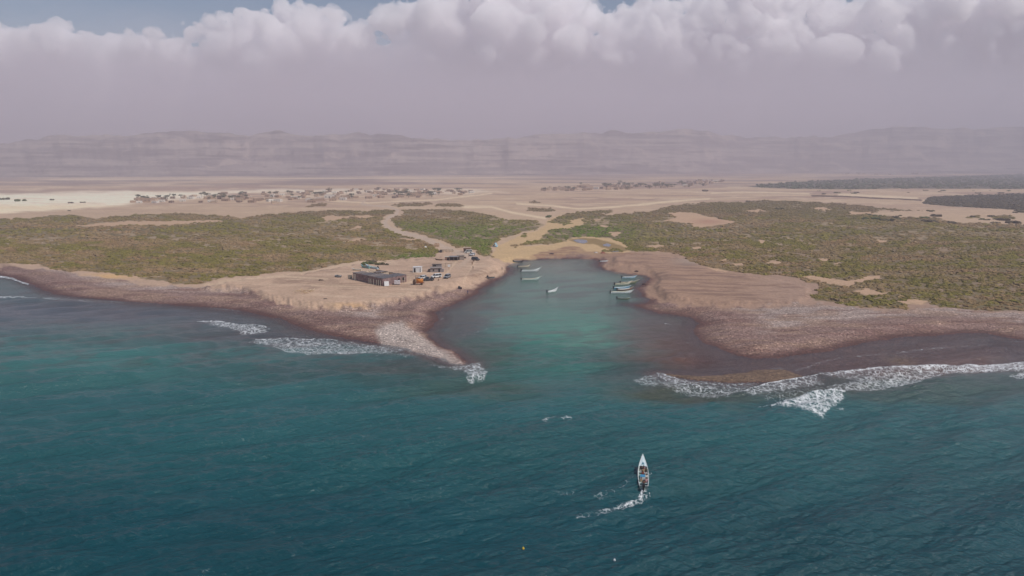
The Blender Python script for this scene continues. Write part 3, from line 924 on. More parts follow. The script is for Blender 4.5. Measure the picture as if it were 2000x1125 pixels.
def scatter(name, pts, R, C, tmpl, faces, mat, flat=0.8):
    """one mesh of many low shrubs"""
    Vs, Fs, Cs = [], [], []
    base = 0
    nt = len(tmpl)
    idx = rng.integers(0, nt, len(pts))
    nv = len(tmpl[0])
    for k in range(nt):
        m = idx == k
        if not m.any():
            continue
        P = pts[m]
        a = rng.random(len(P)) * 6.283
        ca, sa = np.cos(a), np.sin(a)
        T = tmpl[k]
        sx = R[m] * (0.8 + 0.5 * rng.random(len(P)))
        sy = R[m] * (0.8 + 0.5 * rng.random(len(P)))
        szz = R[m] * flat * (0.7 + 0.6 * rng.random(len(P)))
        X = (T[None, :, 0] * ca[:, None] - T[None, :, 1] * sa[:, None]) * sx[:, None] + P[:, 0:1]
        Y = (T[None, :, 0] * sa[:, None] + T[None, :, 1] * ca[:, None]) * sy[:, None] + P[:, 1:2]
        Z = T[None, :, 2] * szz[:, None] + P[:, 2:3]
        Vs.append(np.stack([X, Y, Z], -1).reshape(-1, 3))
        Fs.append((faces[None] + (base + np.arange(len(P)) * nv)[:, None, None]).reshape(-1, 3))
        cj = C[m][:, None, :] * (0.88 + 0.24 * rng.random((len(P), nv)))[:, :, None]
        Cs.append(cj.reshape(-1, 3))
        base += len(P) * nv
    me = raw_mesh(name, np.concatenate(Vs), np.concatenate(Fs), False)
    set_col(me, "Col", np.concatenate(Cs))
    return link(name, me, mat)


def leaf_material():
    t = NT("dry_foliage")
    col = t.attr("Col").outputs["Color"]
    n = t.noise(t.pos(), 1.4, 4.0, 0.7).outputs[0]
    c = t.mix(1.0, col, t.mix(t.ramp(n, 0.3, 0.7), (0.75, 0.76, 0.75), (1.22, 1.2, 1.18)), 'MULTIPLY')
    b = t.bsdf(c, 0.95, 0.1, t.bump(n, 0.9, 0.5))
    return t.done(b.outputs[0])


LEAF = leaf_material()


def scrub_color(x, y, u, v):
    a = fbm(u / 120, v / 9, 4)
    b = fbm(u / 45 + 20, v / 6, 4)
    C = np.tile(lin((104, 98, 66)), (len(x), 1))
    C = mixc(C, lin((116, 102, 82)), sstep(0.46, 0.62, a))
    C = mixc(C, lin((98, 98, 56)), sstep(0.50, 0.64, b) * 0.9)
    C = C * (0.78 + 0.44 * fbm(u / 26 + 3, v / 3.5, 3))[:, None]
    C = mixc(C, lin((122, 110, 94)), sstep(0.48, 0.34, b) * 0.7)
    green = np.maximum(sstep(0, 8, sdf(SCRUB_MID, u, v)) * sstep(425, 450, v) * 0.7, np.exp(-(((u - 810) / 60) ** 2 + ((v - 502) / 6) ** 2)))
    green = np.maximum(green, np.exp(-(((u - 1150) / 110) ** 2 + ((v - 455) / 24) ** 2)) * 0.95)
    C = mixc(C, lin((80, 100, 44)), green)
    C = mixc(C, lin((92, 84, 70)), sstep(440, 405, v) * 0.6)
    return C * np.array([1.60, 1.38, 1.10]) * (0.86 + 0.28 * rng.random(len(x)))[:, None]


def make_scrub():
    # candidate points, uniform over the land
    def cand(n, y0, y1, x0, x1):
        return x0 + (x1 - x0) * rng.random(n), y0 + (y1 - y0) * rng.random(n)

    def field(n, y0, y1, k):
        x = (rng.random(n) * 2 - 1)
        y = np.sqrt(y0 ** 2 + (y1 ** 2 - y0 ** 2) * rng.random(n))
        x = x * y * k
        u, v = proj(x, y, LAND)
        m = veg_mask(u, v)
        dens = (0.5 + 0.7 * sstep(0.33, 0.58, fbm(u / 50, v / 5, 4))) * (1 - 0.9 * scrub_gap(u, v))
        keep = rng.random(n) < m * dens
        return x[keep], y[keep], u[keep], v[keep]

    x, y, u, v = field(84000, 225, 470, 1.0)
    z = ground_z(x, y)
    R = 0.5 + 1.4 * rng.random(len(x)) ** 2.2
    o = scatter("scrub", np.stack([x, y, z], 1), R, scrub_color(x, y, u, v), B2, BF2, LEAF, 0.62)
    tag(o, "low olive and grey-brown scrub covering the flats behind both beaches", "scrub", kind="stuff")
    x, y, u, v = field(95000, 470, 1100, 1.0)
    z = ground_z(x, y)
    R = 1.2 + 1.6 * rng.random(len(x)) ** 1.5
    o = scatter("scrub", np.stack([x, y, z], 1), R, scrub_color(x, y, u, v), B1, BF1, LEAF, 0.6)
    tag(o, "dull brown-green far scrub thinning out towards the bare plain", "scrub", kind="stuff")
    # date palm wood on the right, far off
    n = 60000
    uu = 1440 + 1300 * rng.random(n)
    vv = 336 + 82 * rng.random(n)
    # even over the ground: weight by area of a pixel
    w = rng.random(n) < ((340 - HORIZON) / np.maximum(vv - HORIZON, 10)) ** 2.2
    uu, vv = uu[w], vv[w]
    s1 = sdf(WOOD, uu, vv) + (fbm(uu / 30, vv / 2, 2) - 0.5) * 1.5
    x, y = unproj(uu, vv, LAND)
    m = s1 > 0
    xs, ys = x[m], y[m]
    C = np.tile(lin((70, 82, 62)), (len(xs), 1)) * (0.7 + 0.6 * rng.random(len(xs)))[:, None]
    o = scatter("palm_wood", np.stack([xs, ys, ground_z(xs, ys)], 1), 4.0 + 4.0 * rng.random(len(xs)), C, B1, BF1, LEAF, 0.9)
    tag(o, "long dark green wood on the plain below the mountains", "wood", kind="stuff")
    n = 16000
    uu = 1790 + 1000 * rng.random(n)
    vv = 374 + 44 * rng.random(n)
    m = (sdf(WOOD2, uu, vv) + (fbm(uu / 20, vv / 2, 2) - 0.5) * 2) > 0
    x, y = unproj(uu[m], vv[m], LAND)
    C = np.tile(lin((86, 80, 66)), (len(x), 1)) * (0.7 + 0.6 * rng.random(len(x)))[:, None]
    o = scatter("thicket", np.stack([x, y, ground_z(x, y)], 1), 1.6 + 1.8 * rng.random(len(x)), C, B1, BF1, LEAF, 0.9)
    tag(o, "brown-grey thicket edged by a dark bank beyond the right-hand scrub", "thicket", kind="stuff")


make_scrub()


def bush_mesh(k, rgb, sub=2):
    V, Fc = (B2, BF2) if sub == 2 else (B1, BF1)
    parts_v, parts_f, cols = [], [], []
    b = 0
    R = np.random.default_rng(100 + k)
    for q in range(7):
        T = V[R.integers(0, len(V))]
        off = np.array([R.normal(0, 0.6), R.normal(0, 0.5), R.random() * 0.35])
        s = 0.55 + 0.45 * R.random()
        parts_v.append(T * s + off)
        parts_f.append(Fc + b)
        cols.append(np.tile(lin(rgb), (len(T), 1)) * (0.7 + 0.6 * R.random((len(T), 1))))
        b += len(T)
    me = raw_mesh("shrub", np.concatenate(parts_v), np.concatenate(parts_f), False)
    set_col(me, "Col", np.concatenate(cols))
    me.materials.append(LEAF)
    return me


SHRUB_MESH = [bush_mesh(k, c) for k, c in enumerate([(92, 86, 60), (100, 92, 74), (84, 92, 56), (88, 78, 62)])]
SHRUBS = []
# (u, v, radius px) shrubs one can tell apart on bare ground
for (u, v, r, lab) in [
    (1525, 409, 9, "dark rounded shrub on the sand strip above the right-hand scrub"),
    (1462, 394, 7, "lone shrub on pinkish plain at the upper edge of the right-hand scrub"),
    (1072, 424, 9, "leaning shrub on pale sand between the two scrub thickets"),
    (1379, 374, 8, "dark shrub clump on the pale streak near the far palm wood"),
    (10, 390, 9, "grey shrub on the white salt flat at the photo's edge"),
    (103, 391, 6, "small grey shrub alone on the white salt flat"),
    (38, 393, 8, "long low shrub on the white salt flat"),
    (138, 397, 5, "wispy bush beside another on the yellow edge of the salt flat"),
    (161, 396, 5, "upright bush on the yellow edge of the salt flat"),
    (136, 412, 4, "small dark bush on the grey strip below the salt flat"),
    (716, 516.5, 13, "shrub behind the long shed, at the left of the clump near the beached boats"),
    (729, 514.5, 14, "dark green shrub behind the long shed, tallest of the clump near the beached boats"),
    (744, 516.5, 11, "low dark green shrub behind the long shed, right of the tallest one"),
    (754, 517.5, 8, "small dark green shrub behind the long shed, at the right end of its clump"),
    (545, 526, 0, "")]:
    if not lab:
        continue
    p = hit(u, v)
    o = link("shrub", SHRUB_MESH[len(SHRUBS) % 4])
    s = r * math.hypot(p.x, p.y) / F * 0.62
    o.location = p
    o.scale = (s, s, s * 0.8)
    o.rotation_euler = (0, 0, random.random() * 6)
    tag(o, lab, "shrub", "shrubs standing alone on bare ground")
    SHRUBS.append(o)
for k in range(46):
    u = 1600 + 400 * random.random()
    v = 412 + 24 * random.random() if u > 1700 else 372 + 8 * random.random()
    if k % 5 == 0:
        u, v = 1760 + 240 * random.random(), 371 + 7 * random.random()
    p = hit(u, v)
    o = link("shrub", SHRUB_MESH[k % 4])
    s = 1.4 + 2.4 * random.random()
    o.location = p
    o.scale = (s * 1.3, s, s * 0.75)
    o.rotation_euler = (0, 0, random.random() * 6)
    tag(o, "dark round shrub dotted over the pinkish ground behind the right-hand scrub" if v > 400 else "small dark shrub on the pale strip in front of the far palm wood", "shrub", "shrubs dotted over the plain on the right")


# ------------------------------------------------------------------ mountains
def make_mountains():
    prof = [(-1200, 300), (-600, 290), (-200, 292), (0, 285), (50, 272), (100, 267), (175, 265), (280, 262), (340, 256), (370, 255), (400, 259), (440, 260), (490, 262), (525, 257), (565, 258), (600, 263), (650, 263), (700, 261), (745, 264), (790, 266), (830, 273), (900, 275), (960, 274), (1000, 270), (1040, 263), (1125, 262), (1200, 256), (1240, 259), (1280, 260), (1325, 251), (1350, 252), (1380, 257),
            (1430, 267), (1525, 270), (1625, 266), (1660, 258), (1700, 252), (1775, 248), (1900, 250), (2000, 245), (2300, 250), (3200, 270)]
    ur = np.concatenate([np.arange(-900, -50, 14.0), np.arange(-50, 2051, 2.6), np.arange(2052, 2900, 14.0)])
    pu = np.array([p[0] for p in prof])
    pv = np.array([p[1] for p in prof])
    top_v = np.interp(ur, pu, pv) + (fbm(ur / 26.0, ur * 0 + 3, 4) - 0.5) * 11 + (fbm(ur / 5.0, ur * 0 + 8, 2) - 0.5) * 2.0
    base_v = np.interp(ur, [-900, 0, 500, 1000, 1500, 2000, 2900], [350, 347, 344.5, 342.5, 338.0, 334.0, 333.0])
    bx, by = unproj(ur, base_v, LAND)
    D0 = np.minimum(by, 4300.0)
    D0 = D0 * (1 + 0.05 * (fbm(ur / 60.0, ur * 0, 3) - 0.5))
    depth = 900.0 + 200 * fbm(ur / 90.0, ur * 0 + 5, 3)
    nr = 76
    s = np.linspace(0, 1, nr) ** 0.85
    U, S = np.meshgrid(ur, s)
    D0g = np.tile(D0, (nr, 1))
    Dep = np.tile(depth, (nr, 1))
    Y = D0g + Dep * S
    # gullies: buttresses pushed towards the plain
    gu = U * 1.0
    und = fbm(gu / 75.0 + S * 0.7, S * 0.6 + 2, 3) - 0.5
    fan = fbm(gu / 22.0 + S * 1.2, S * 1.4 + 7, 4) - 0.5
    Y = Y - np.sin(np.pi * np.clip(S * 1.05, 0, 1)) * (und * 230 * (1 - 0.5 * S) + fan * 45)
    dx, dy, dz = ray(U, np.tile(top_v, (nr, 1)))
    Ytop = D0g + Dep * 0.86
    Ztop = H + Ytop * dz / dy
    # profile: fan, talus, cliff bands, plateau
    knots_s = [0.0, 0.18, 0.40, 0.55, 0.585, 0.66, 0.70, 0.78, 0.82, 0.86, 1.0]
    knots_h = [0.0, 0.05, 0.24, 0.42, 0.56, 0.66, 0.80, 0.87, 0.98, 1.0, 0.97]
    sw = np.clip(S + (fbm(U / 60.0, S * 3, 3) - 0.5) * 0.10 * (S > 0.1), 0, 1)
    hN = np.interp(sw, knots_s, knots_h)
    hN = np.where(S >= 0.86, np.interp(S, knots_s, knots_h), hN)
    Z = LAND - 4 + (Ztop - LAND + 4) * hN
    Z += (fbm(U / 6.0, S * 14, 3) - 0.5) * 8 * np.sin(np.pi * np.clip(S, 0, 0.86) / 0.86)
    dx, dy, _ = ray(U, np.full(U.shape, 322.0))
    X = np.clip(Y * dx / dy, -11300, 11300)
    me = raw_mesh("mountains", np.stack([X.ravel(), Y.ravel(), Z.ravel()], 1), grid_faces(nr, len(ur)), True)
    t = NT("cliff_rock")
    p = t.pos((0.0016, 0.0016, 0.03))
    n = t.noise(p, 1.0, 6.0, 0.62).outputs[0]
    n2 = t.noise(t.pos((0.02, 0.02, 0.02)), 1.0, 5.0, 0.6).outputs[0]
    c = t.mix(t.ramp(n, 0.42, 0.60), tuple(lin((112, 100, 98))), tuple(lin((160, 146, 136))))
    n3 = t.noise(t.pos((0.0022, 0.0022, 0.055)), 1.0, 4.0, 0.6).outputs[0]
    c = t.mix(t.ramp(n3, 0.52, 0.64), c, tuple(lin((86, 74, 70))))
    n4 = t.noise(t.pos((0.006, 0.006, 0.004)), 1.0, 5.0, 0.65).outputs[0]
    c = t.mix(t.ramp(n4, 0.52, 0.70), c, tuple(lin((176, 158, 144))))
    c = t.mix(t.ramp(n2, 0.58, 0.72), c, tuple(lin((104, 92, 86))))
    o = link("mountains", me, t.done(t.bsdf(c, 0.95, 0.1, t.bump(n2, 1.0, 12.0)).outputs[0]))
    tag(o, kind="structure")


make_mountains()


# ------------------------------------------------------------------ sky, clouds, haze, sun
SUN_EL = math.radians(52)
SUN_AZ = math.radians(120)      # from +Y towards +X


def make_sky():
    w = bpy.data.worlds.new("World")
    SC.world = w
    w.use_nodes = True
    nt = w.node_tree
    bg = nt.nodes["Background"]
    sky = nt.nodes.new("ShaderNodeTexSky")
    sky.sky_type = 'NISHITA'
    sky.sun_disc = False
    sky.sun_elevation = SUN_EL
    sky.sun_rotation = SUN_AZ
    sky.altitude = 50
    sky.air_density = 1.0
    sky.dust_density = 1.0
    sky.ozone_density = 1.5
    nt.links.new(sky.outputs[0], bg.inputs[0])
    bg.inputs[1].default_value = 0.085
    L = bpy.data.lights.new("sun", 'SUN')
    L.energy = 3.1
    L.angle = math.radians(0.5)
    L.color = (1.0, 0.935, 0.87)
    o = bpy.data.objects.new("sun", L)
    COL.objects.link(o)
    d = Vector((math.sin(SUN_AZ) * math.cos(SUN_EL), math.cos(SUN_AZ) * math.cos(SUN_EL), math.sin(SUN_EL)))
    o.rotation_euler = d.to_track_quat('Z', 'Y').to_euler()
    o.location = d * 500


make_sky()

CLOUD_D = 14500.0


def make_clouds():
    puffs = [  # u, v, radius in photograph pixels
        (-60, 80, 50), (20, 82, 30), (60, 86, 36), (105, 82, 42), (150, 98, 36), (185, 112, 26), (-150, 60, 60), (40, 110, 40), (120, 120, 40),
        (232, 102, 26), (262, 88, 26), (300, 84, 27), (335, 88, 22), (215, 118, 26), (280, 112, 34), (340, 115, 30),
        (372, 62, 18), (410, 56, 22), (445, 52, 30), (482, 52, 33), (520, 50, 26), (552, 44, 31), (590, 52, 30), (628, 54, 31), (660, 62, 30), (690, 72, 28), (712, 96, 24), (732, 106, 14), (560, 90, 46), (640, 96, 42), (500, 92, 40), (430, 90, 36), (690, 105, 28),
        (736, 44, 22), (768, 38, 28), (800, 40, 34), (850, 36, 40), (900, 20, 42), (950, 12, 44), (1010, 12, 52), (1070, 20, 46), (1120, 32, 40), (1158, 40, 26), (780, 68, 26), (860, 76, 40), (930, 82, 44), (1000, 80, 46), (1060, 82, 44), (1120, 76, 36), (960, 50, 50), (1040, 56, 48),
        (1195, 50, 22), (1232, 40, 26), (1262, 30, 26), (1296, 22, 24), (1225, 74, 34), (1290, 66, 36), (1330, 48, 26),
        (1350, 20, 26), (1390, 24, 36), (1440, 16, 42), (1490, 6, 44), (1545, 18, 40), (1590, 28, 30), (1380, 66, 42), (1450, 64, 44), (1520, 66, 46), (1590, 70, 40),
        (1640, 32, 28), (1690, 36, 34), (1735, 28, 40), (1790, 18, 46), (1850, 14, 48), (1900, 22, 44), (1950, 10, 44), (2000, -4, 50), (2060, 0, 60), (1650, 74, 42), (1730, 72, 48), (1810, 66, 50), (1890, 70, 50), (1960, 60, 50), (2040, 60, 60), (1985, 34, 50), (2025, 40, 56), (2080, 44, 62), (2130, 24, 62), (2000, 84, 50), (2090, 90, 56),
        (-260, 50, 70), (-380, 70, 70), (-500, 60, 80), (2150, 10, 70), (2260, 30, 80), (2400, 20, 80), (2520, 40, 70)]
    R = random.Random(5)
    for k in range(70):                      # the flat grey underside the towers grow from
        u = -620 + 3300 * (k / 69.0)
        puffs.append((u, 128 + R.uniform(-14, 10) - 12 * (u > 700), 46 + R.uniform(-8, 10)))
    for v0 in (165, 200, 240, 280, 320):      # and the smooth dusty air mass under it
        for k in range(80):
            puffs.append((-900 + 3900 * (k / 79.0), v0, 58))
    def bud(lst, n, lo, hi, out):           # small puffs budding from the big ones
        new = []
        for (u, v, r) in lst:
            for _ in range(n):
                a = R.uniform(-0.75, math.pi + 0.75)
                q = r * R.uniform(lo, hi)
                new.append((u + math.cos(a) * r * out, v - math.sin(a) * r * out * 0.95, q))
        return new
    heads = [(u, v, r) for (u, v, r) in puffs if v < 116 and r != 58]
    g1 = bud(heads, 8, 0.20, 0.55, 0.82)
    g2 = bud(g1, 4, 0.30, 0.55, 0.85)
    puffs = [(u, v, r * R.uniform(0.80, 1.0) if (u, v, r) in heads else r) for (u, v, r) in puffs] + g1 + [q for q in g2 if q[2] > 2.0]
    IV, IF = ico(2)
    Vs, Fs = [], []
    for i, (u, v, r) in enumerate(puffs):
        dx, dy, dz = ray(u, v)
        D = CLOUD_D + R.uniform(-500, 700) + (600 if v > 115 else 0)
        if r == 58:
            D = CLOUD_D + 900
        k = D / dy
        rr = r * D / F * 0.93
        wide = 2.3 if r == 58 else 1.0
        Vs.append(IV * np.array([rr * wide * R.uniform(0.85, 1.35), rr * 1.25, rr * R.uniform(0.8, 1.05)]) + np.array([dx * k, D, H + dz * k]))
        Fs.append(IF + i * len(IV))
    me = raw_mesh("clouds", np.concatenate(Vs), np.concatenate(Fs))
    tmp = bpy.data.objects.new("clouds", me)
    COL.objects.link(tmp)
    rm = tmp.modifiers.new("join", 'REMESH')
    rm.mode = 'VOXEL'
    rm.voxel_size = 26.0
    dg = bpy.context.evaluated_depsgraph_get()
    me2 = bpy.data.meshes.new_from_object(tmp.evaluated_get(dg))
    bpy.data.objects.remove(tmp)
    n = len(me2.vertices)
    co = np.empty(n * 3, np.float32)
    me2.vertices.foreach_get("co", co)
    co = co.reshape(-1, 3).astype(float)
    hi = sstep(1300, 2200, co[:, 2])[:, None]
    for scale, amp in ((900.0, 420.0), (330.0, 210.0), (130.0, 90.0), (58.0, 34.0)):     # turbulence
        wv = np.stack([fbm3(co / scale + o, 2) for o in (3.0, 23.0, 43.0)], 1) - 0.5
        co = co + wv * hi * amp * np.array([1.2, 1.0, 0.9])
    me2.vertices.foreach_set("co", co.astype(np.float32).ravel())
    me2.update()
    for scale, amp in ((140.0, 46.0), (60.0, 16.0)):
        no = np.empty(n * 3, np.float32)
        me2.vertices.foreach_get("normal", no)
        no = no.reshape(-1, 3)
        b = 1 - np.abs(2 * fbm3(co / scale + 9, 2) - 1) * 1.6
        co = co + no * ((b - 0.55) * amp * sstep(1500, 2300, co[:, 2]))[:, None]
        me2.vertices.foreach_set("co", co.astype(np.float32).ravel())
        me2.update()
    bmv = bmesh.new()
    bmv.from_mesh(me2)
    for _ in range(1):
        bmesh.ops.smooth_vert(bmv, verts=bmv.verts, factor=0.5, use_axis_x=True, use_axis_y=True, use_axis_z=True)
    bmv.to_mesh(me2)
    bmv.free()
    me2.polygons.foreach_set("use_smooth", np.full(len(me2.polygons), True))
    me2.name = "clouds"
    t = NT("cloud_vapour")
    vol = t.n("ShaderNodeVolumePrincipled", Density=0.0062, Anisotropy=0.0)
    vol.inputs["Color"].default_value = (0.998, 0.991, 0.997, 1)
    t.l(vol.outputs[0], t.out.inputs["Volume"])
    o = link("clouds", me2, t.m)
    tag(o, "bank of white cumulus clouds over the mountains", "clouds", kind="stuff")


make_clouds()


def make_veil():
    """thin haze layers added in front of the clouds to veil and dim their lower part"""
    for k in range(12):
        dx, dy, dz = ray(1000.0, 2.0 + 15.0 * k)
        rz, ry, zc = float(12900.0 * dz / dy), 700.0, 0.0
        nx, na = 150, 26
        X = np.linspace(-19000, 19000, nx)
        A = np.linspace(0, 2 * math.pi, na, endpoint=False)
        V = []
        for x in X:
            w = 1 + 0.55 * (float(fbm(np.array([x / 2300.0 + 13.3 * k]), np.array([k * 3.7]), 4)[0]) - 0.5)
            e = max(0.02, 1 - (abs(x) / 19000.0) ** 8)
            for a in A:
                V.append((x, 12900.0 + math.cos(a) * ry * e, zc + math.sin(a) * rz * w * e))
        Fq = []
        for i in range(nx - 1):
            for j in range(na):
                Fq.append((i * na + j, (i + 1) * na + j, (i + 1) * na + (j + 1) % na, i * na + (j + 1) % na))
        V.append((X[0], 12900.0, zc))
        V.append((X[-1], 12900.0, zc))
        n = nx * na
        Fq = [f for q in Fq for f in ((q[0], q[1], q[2]), (q[0], q[2], q[3]))]
        Fq += [(n, j, (j + 1) % na) for j in range(na)] + [(n + 1, (nx - 1) * na + (j + 1) % na, (nx - 1) * na + j) for j in range(na)]
        me = raw_mesh("veil_layer", np.array(V), np.array(Fq)[:, ::-1], True)
        t = NT("veil")
        vol = t.n("ShaderNodeVolumePrincipled", Density=0.00009, Anisotropy=0.0)
        vol.inputs["Color"].default_value = (1.0, 0.96, 1.0, 1)
        t.l(vol.outputs[0], t.out.inputs["Volume"])
        tag(link("veil_layer", me, t.m), "thin haze layer added to dim the lower part of the clouds", "veil", kind="stuff")


make_veil()


def make_haze():
    b = MB()
    x0, x1, y0, y1, z0, z1 = -11900, 11900, -600, 11700, -14.0, 350.0
    b.box(((x0 + x1) / 2, (y0 + y1) / 2, (z0 + z1) / 2), (x1 - x0, y1 - y0, z1 - z0))
    t = NT("haze")
    vol = t.n("ShaderNodeVolumePrincipled", Density=HAZE_K, Anisotropy=0.1)
    vol.inputs["Color"].default_value = (*HAZE_C, 1)
    t.l(vol.outputs[0], t.out.inputs["Volume"])
    o = b.build("haze", t.m)
    tag(o, "pale mauve dusty haze over the whole plain", "haze", kind="stuff")


HAZE_K = 0.00034
HAZE_C = (0.755, 0.718, 0.80)
make_haze()

SC.view_settings.view_transform = 'Standard'
SC.view_settings.look = 'None'
SC.view_settings.exposure = 0.0
SC.view_settings.gamma = 1.0
SC.cycles.volume_bounces = 36
SC.cycles.max_bounces = 40
SC.cycles.transparent_max_bounces = 16
SC.cycles.use_denoising = True
SC.cycles.denoising_prefilter = 'ACCURATE'
SC.cycles.use_adaptive_sampling = False


# ------------------------------------------------------------------ things
def place(o, u, v, rz=0.0, water=False, sink=0.0):
    p = hit(u, v, water)
    o.location = (p.x, p.y, p.z - sink)
    o.rotation_euler = (o.rotation_euler[0], o.rotation_euler[1], rz)
    return p


def copy_tree(o, parent=None):
    c = o.copy()
    COL.objects.link(c)
    c.parent = parent
    for ch in children(o):
        copy_tree(ch, c)
    return c


BLACK = paint((34, 34, 36), 0.5, 0.3, 3.0, name="black_plastic")
RUBBER = paint((28, 27, 26), 0.85, 0.2, 3.0, name="rubber")
STEEL = paint((120, 120, 122), 0.35, 0.3, 4.0, 0.5, 0.7, name="steel")
RUST = paint((112, 70, 48), 0.8, 0.35, 3.0, name="rust")
WOOD_M = paint((150, 122, 92), 0.85, 0.3, 4.0, name="bare_wood")
WOOD_D = paint((92, 74, 60), 0.85, 0.3, 4.0, name="dark_wood")
WHITE = paint((226, 226, 224), 0.45, 0.12, 2.0, name="white_paint")
GLASS = paint((30, 36, 42), 0.08, 0.2, 1.0, 0.7, name="dark_glass")
DARK = paint((40, 36, 34), 0.9, 0.3, 2.0, name="dark_inside")  # near-black put in for the unlit inside of openings; also colours eyes
CANVAS = paint((186, 178, 160), 0.9, 0.2, 2.0, name="canvas")


def lump(seed):
    V, Fc = ico(3)
    q = V * 1.6 + (seed % 17) * 3.1
    r = 0.8 + 0.75 * (fbm3(q, 3) - 0.5)
    W = V * r[:, None]
    W[:, 2] = np.where(W[:, 2] < 0, W[:, 2] * 0.25, W[:, 2])
    return raw_mesh("heap", W, Fc, True)


# ---- boats
def hull_mesh(L, B, D, rise, rake, outer, inner, n=22):
    """open double-ended-looking skiff: bow along +y, stern at y = 0, water at z = 0"""
    m = MB()
    prof = [(1.0, 1.0), (0.94, 0.55), (0.78, 0.2), (0.42, 0.03), (0.0, 0.0)]
    ring = len(prof) * 2 - 1
    rows = []
    for sh, zoff in ((1.0, 0.0), (0.90, 0.09)):
        R = []
        for i in range(n + 1):
            s = i / n
            b = 0.5 * B * (0.80 + 0.20 * math.sin(min(1, s / 0.45) * math.pi / 2)) * (1 - max(0, (s - 0.42) / 0.58) ** 2.1)
            b = max(b, 0.012) * sh
            g = D * 0.70 + rise * 1.35 * max(0, (s - 0.35) / 0.65) ** 2.2 + 0.10 * max(0, (0.25 - s) / 0.25)
            kz = -D * 0.30 + (g + D * 0.30) * 0.86 * max(0, (s - 0.72) / 0.28) ** 2.0
            kz = min(kz + zoff, g - 0.01)
            row = []
            for sx, k in [(-1, k) for k in range(len(prof))] + [(1, k) for k in range(len(prof) - 2, -1, -1)]:
                fx, fz = prof[k]
                z = kz + (g - kz) * fz
                y = s * L + rake * max(0, (s - 0.6) / 0.4) ** 2 * (fz - 0.2)
                if zoff:
                    y = min(max(y, 0.07), L * 0.985 + rake * 0.6)
                row.append((sx * b * fx, y, z))
            R.append(row)
        rows.append(R)
    for R in rows:
        for row in R:
            m.v += row
    off = (n + 1) * ring
    for i in range(n):
        for k in range(ring - 1):
            a = i * ring + k
            q = (a, a + 1, a + ring + 1, a + ring)
            m.f.append(q)
            m.m.append(0)
            m.f.append(tuple(off + j for j in reversed(q)))
            m.m.append(1)
        for k in (0, ring - 1):
            a = i * ring + k
            q = (a, a + ring, off + a + ring, off + a)
            m.f.append(q if k == 0 else tuple(reversed(q)))
            m.m.append(0)
    for i in (0, n):
        f = [i * ring + k for k in range(ring)]
        fi = [off + i * ring + k for k in range(ring)]
        m.f.append(tuple(f if i == 0 else reversed(f)))
        m.m.append(0)
        m.f.append(tuple(reversed(fi) if i == 0 else fi))
        m.m.append(1)
    return m.mesh("hull", [outer, inner], True)


def gunwale(L, B, D, rise, rake, mat, n=22, r=0.045):
    m = MB()
    pts = {-1: [], 1: []}
    for i in range(n + 1):
        s = i / n
        b = 0.5 * B * (0.80 + 0.20 * math.sin(min(1, s / 0.45) * math.pi / 2)) * (1 - max(0, (s - 0.42) / 0.58) ** 2.1)
        b = max(b, 0.012)
        g = D * 0.70 + rise * 1.35 * max(0, (s - 0.35) / 0.65) ** 2.2 + 0.10 * max(0, (0.25 - s) / 0.25)
        y = s * L + rake * max(0, (s - 0.6) / 0.4) ** 2 * 0.8
        for sx in (-1, 1):
            pts[sx].append(Vector((sx * b, y, g)))
    for sx in (-1, 1):
        for a, c in zip(pts[sx], pts[sx][1:]):
            m.tube(a, c, r, n=6)
    m.tube(pts[-1][0], pts[1][0], r, n=6)
    return m


def outboard(parent, x, z, cowl=None, tilt=0.0):
    e = MB()
    e.box((0, -0.10, -0.45), (0.14, 0.2, 0.9)).box((0, -0.16, -0.92), (0.10, 0.34, 0.14)).box((0, -0.2, -0.78), (0.30, 0.34, 0.03)).box((0, 0.02, -0.1), (0.26, 0.12, 0.34))
    o = e.build("outboard_motor", BLACK, parent, bevel=0.02)
    o.location = (x, -0.06, z)
    o.rotation_euler = (tilt, 0, 0)
    o.scale = (1.25, 1.25, 1.2)
    c = MB()
    c.box((0, -0.16, 0.18), (0.36, 0.56, 0.42), top=(0.75, 0.7))
    c.build("cowl", cowl or BLACK, o, bevel=0.05)
    t = MB()
    t.tube((0, 0.1, 0.08), (0.05, 0.72, 0.16), 0.025, n=6)
    t.build("tiller", BLACK, o)
    return o


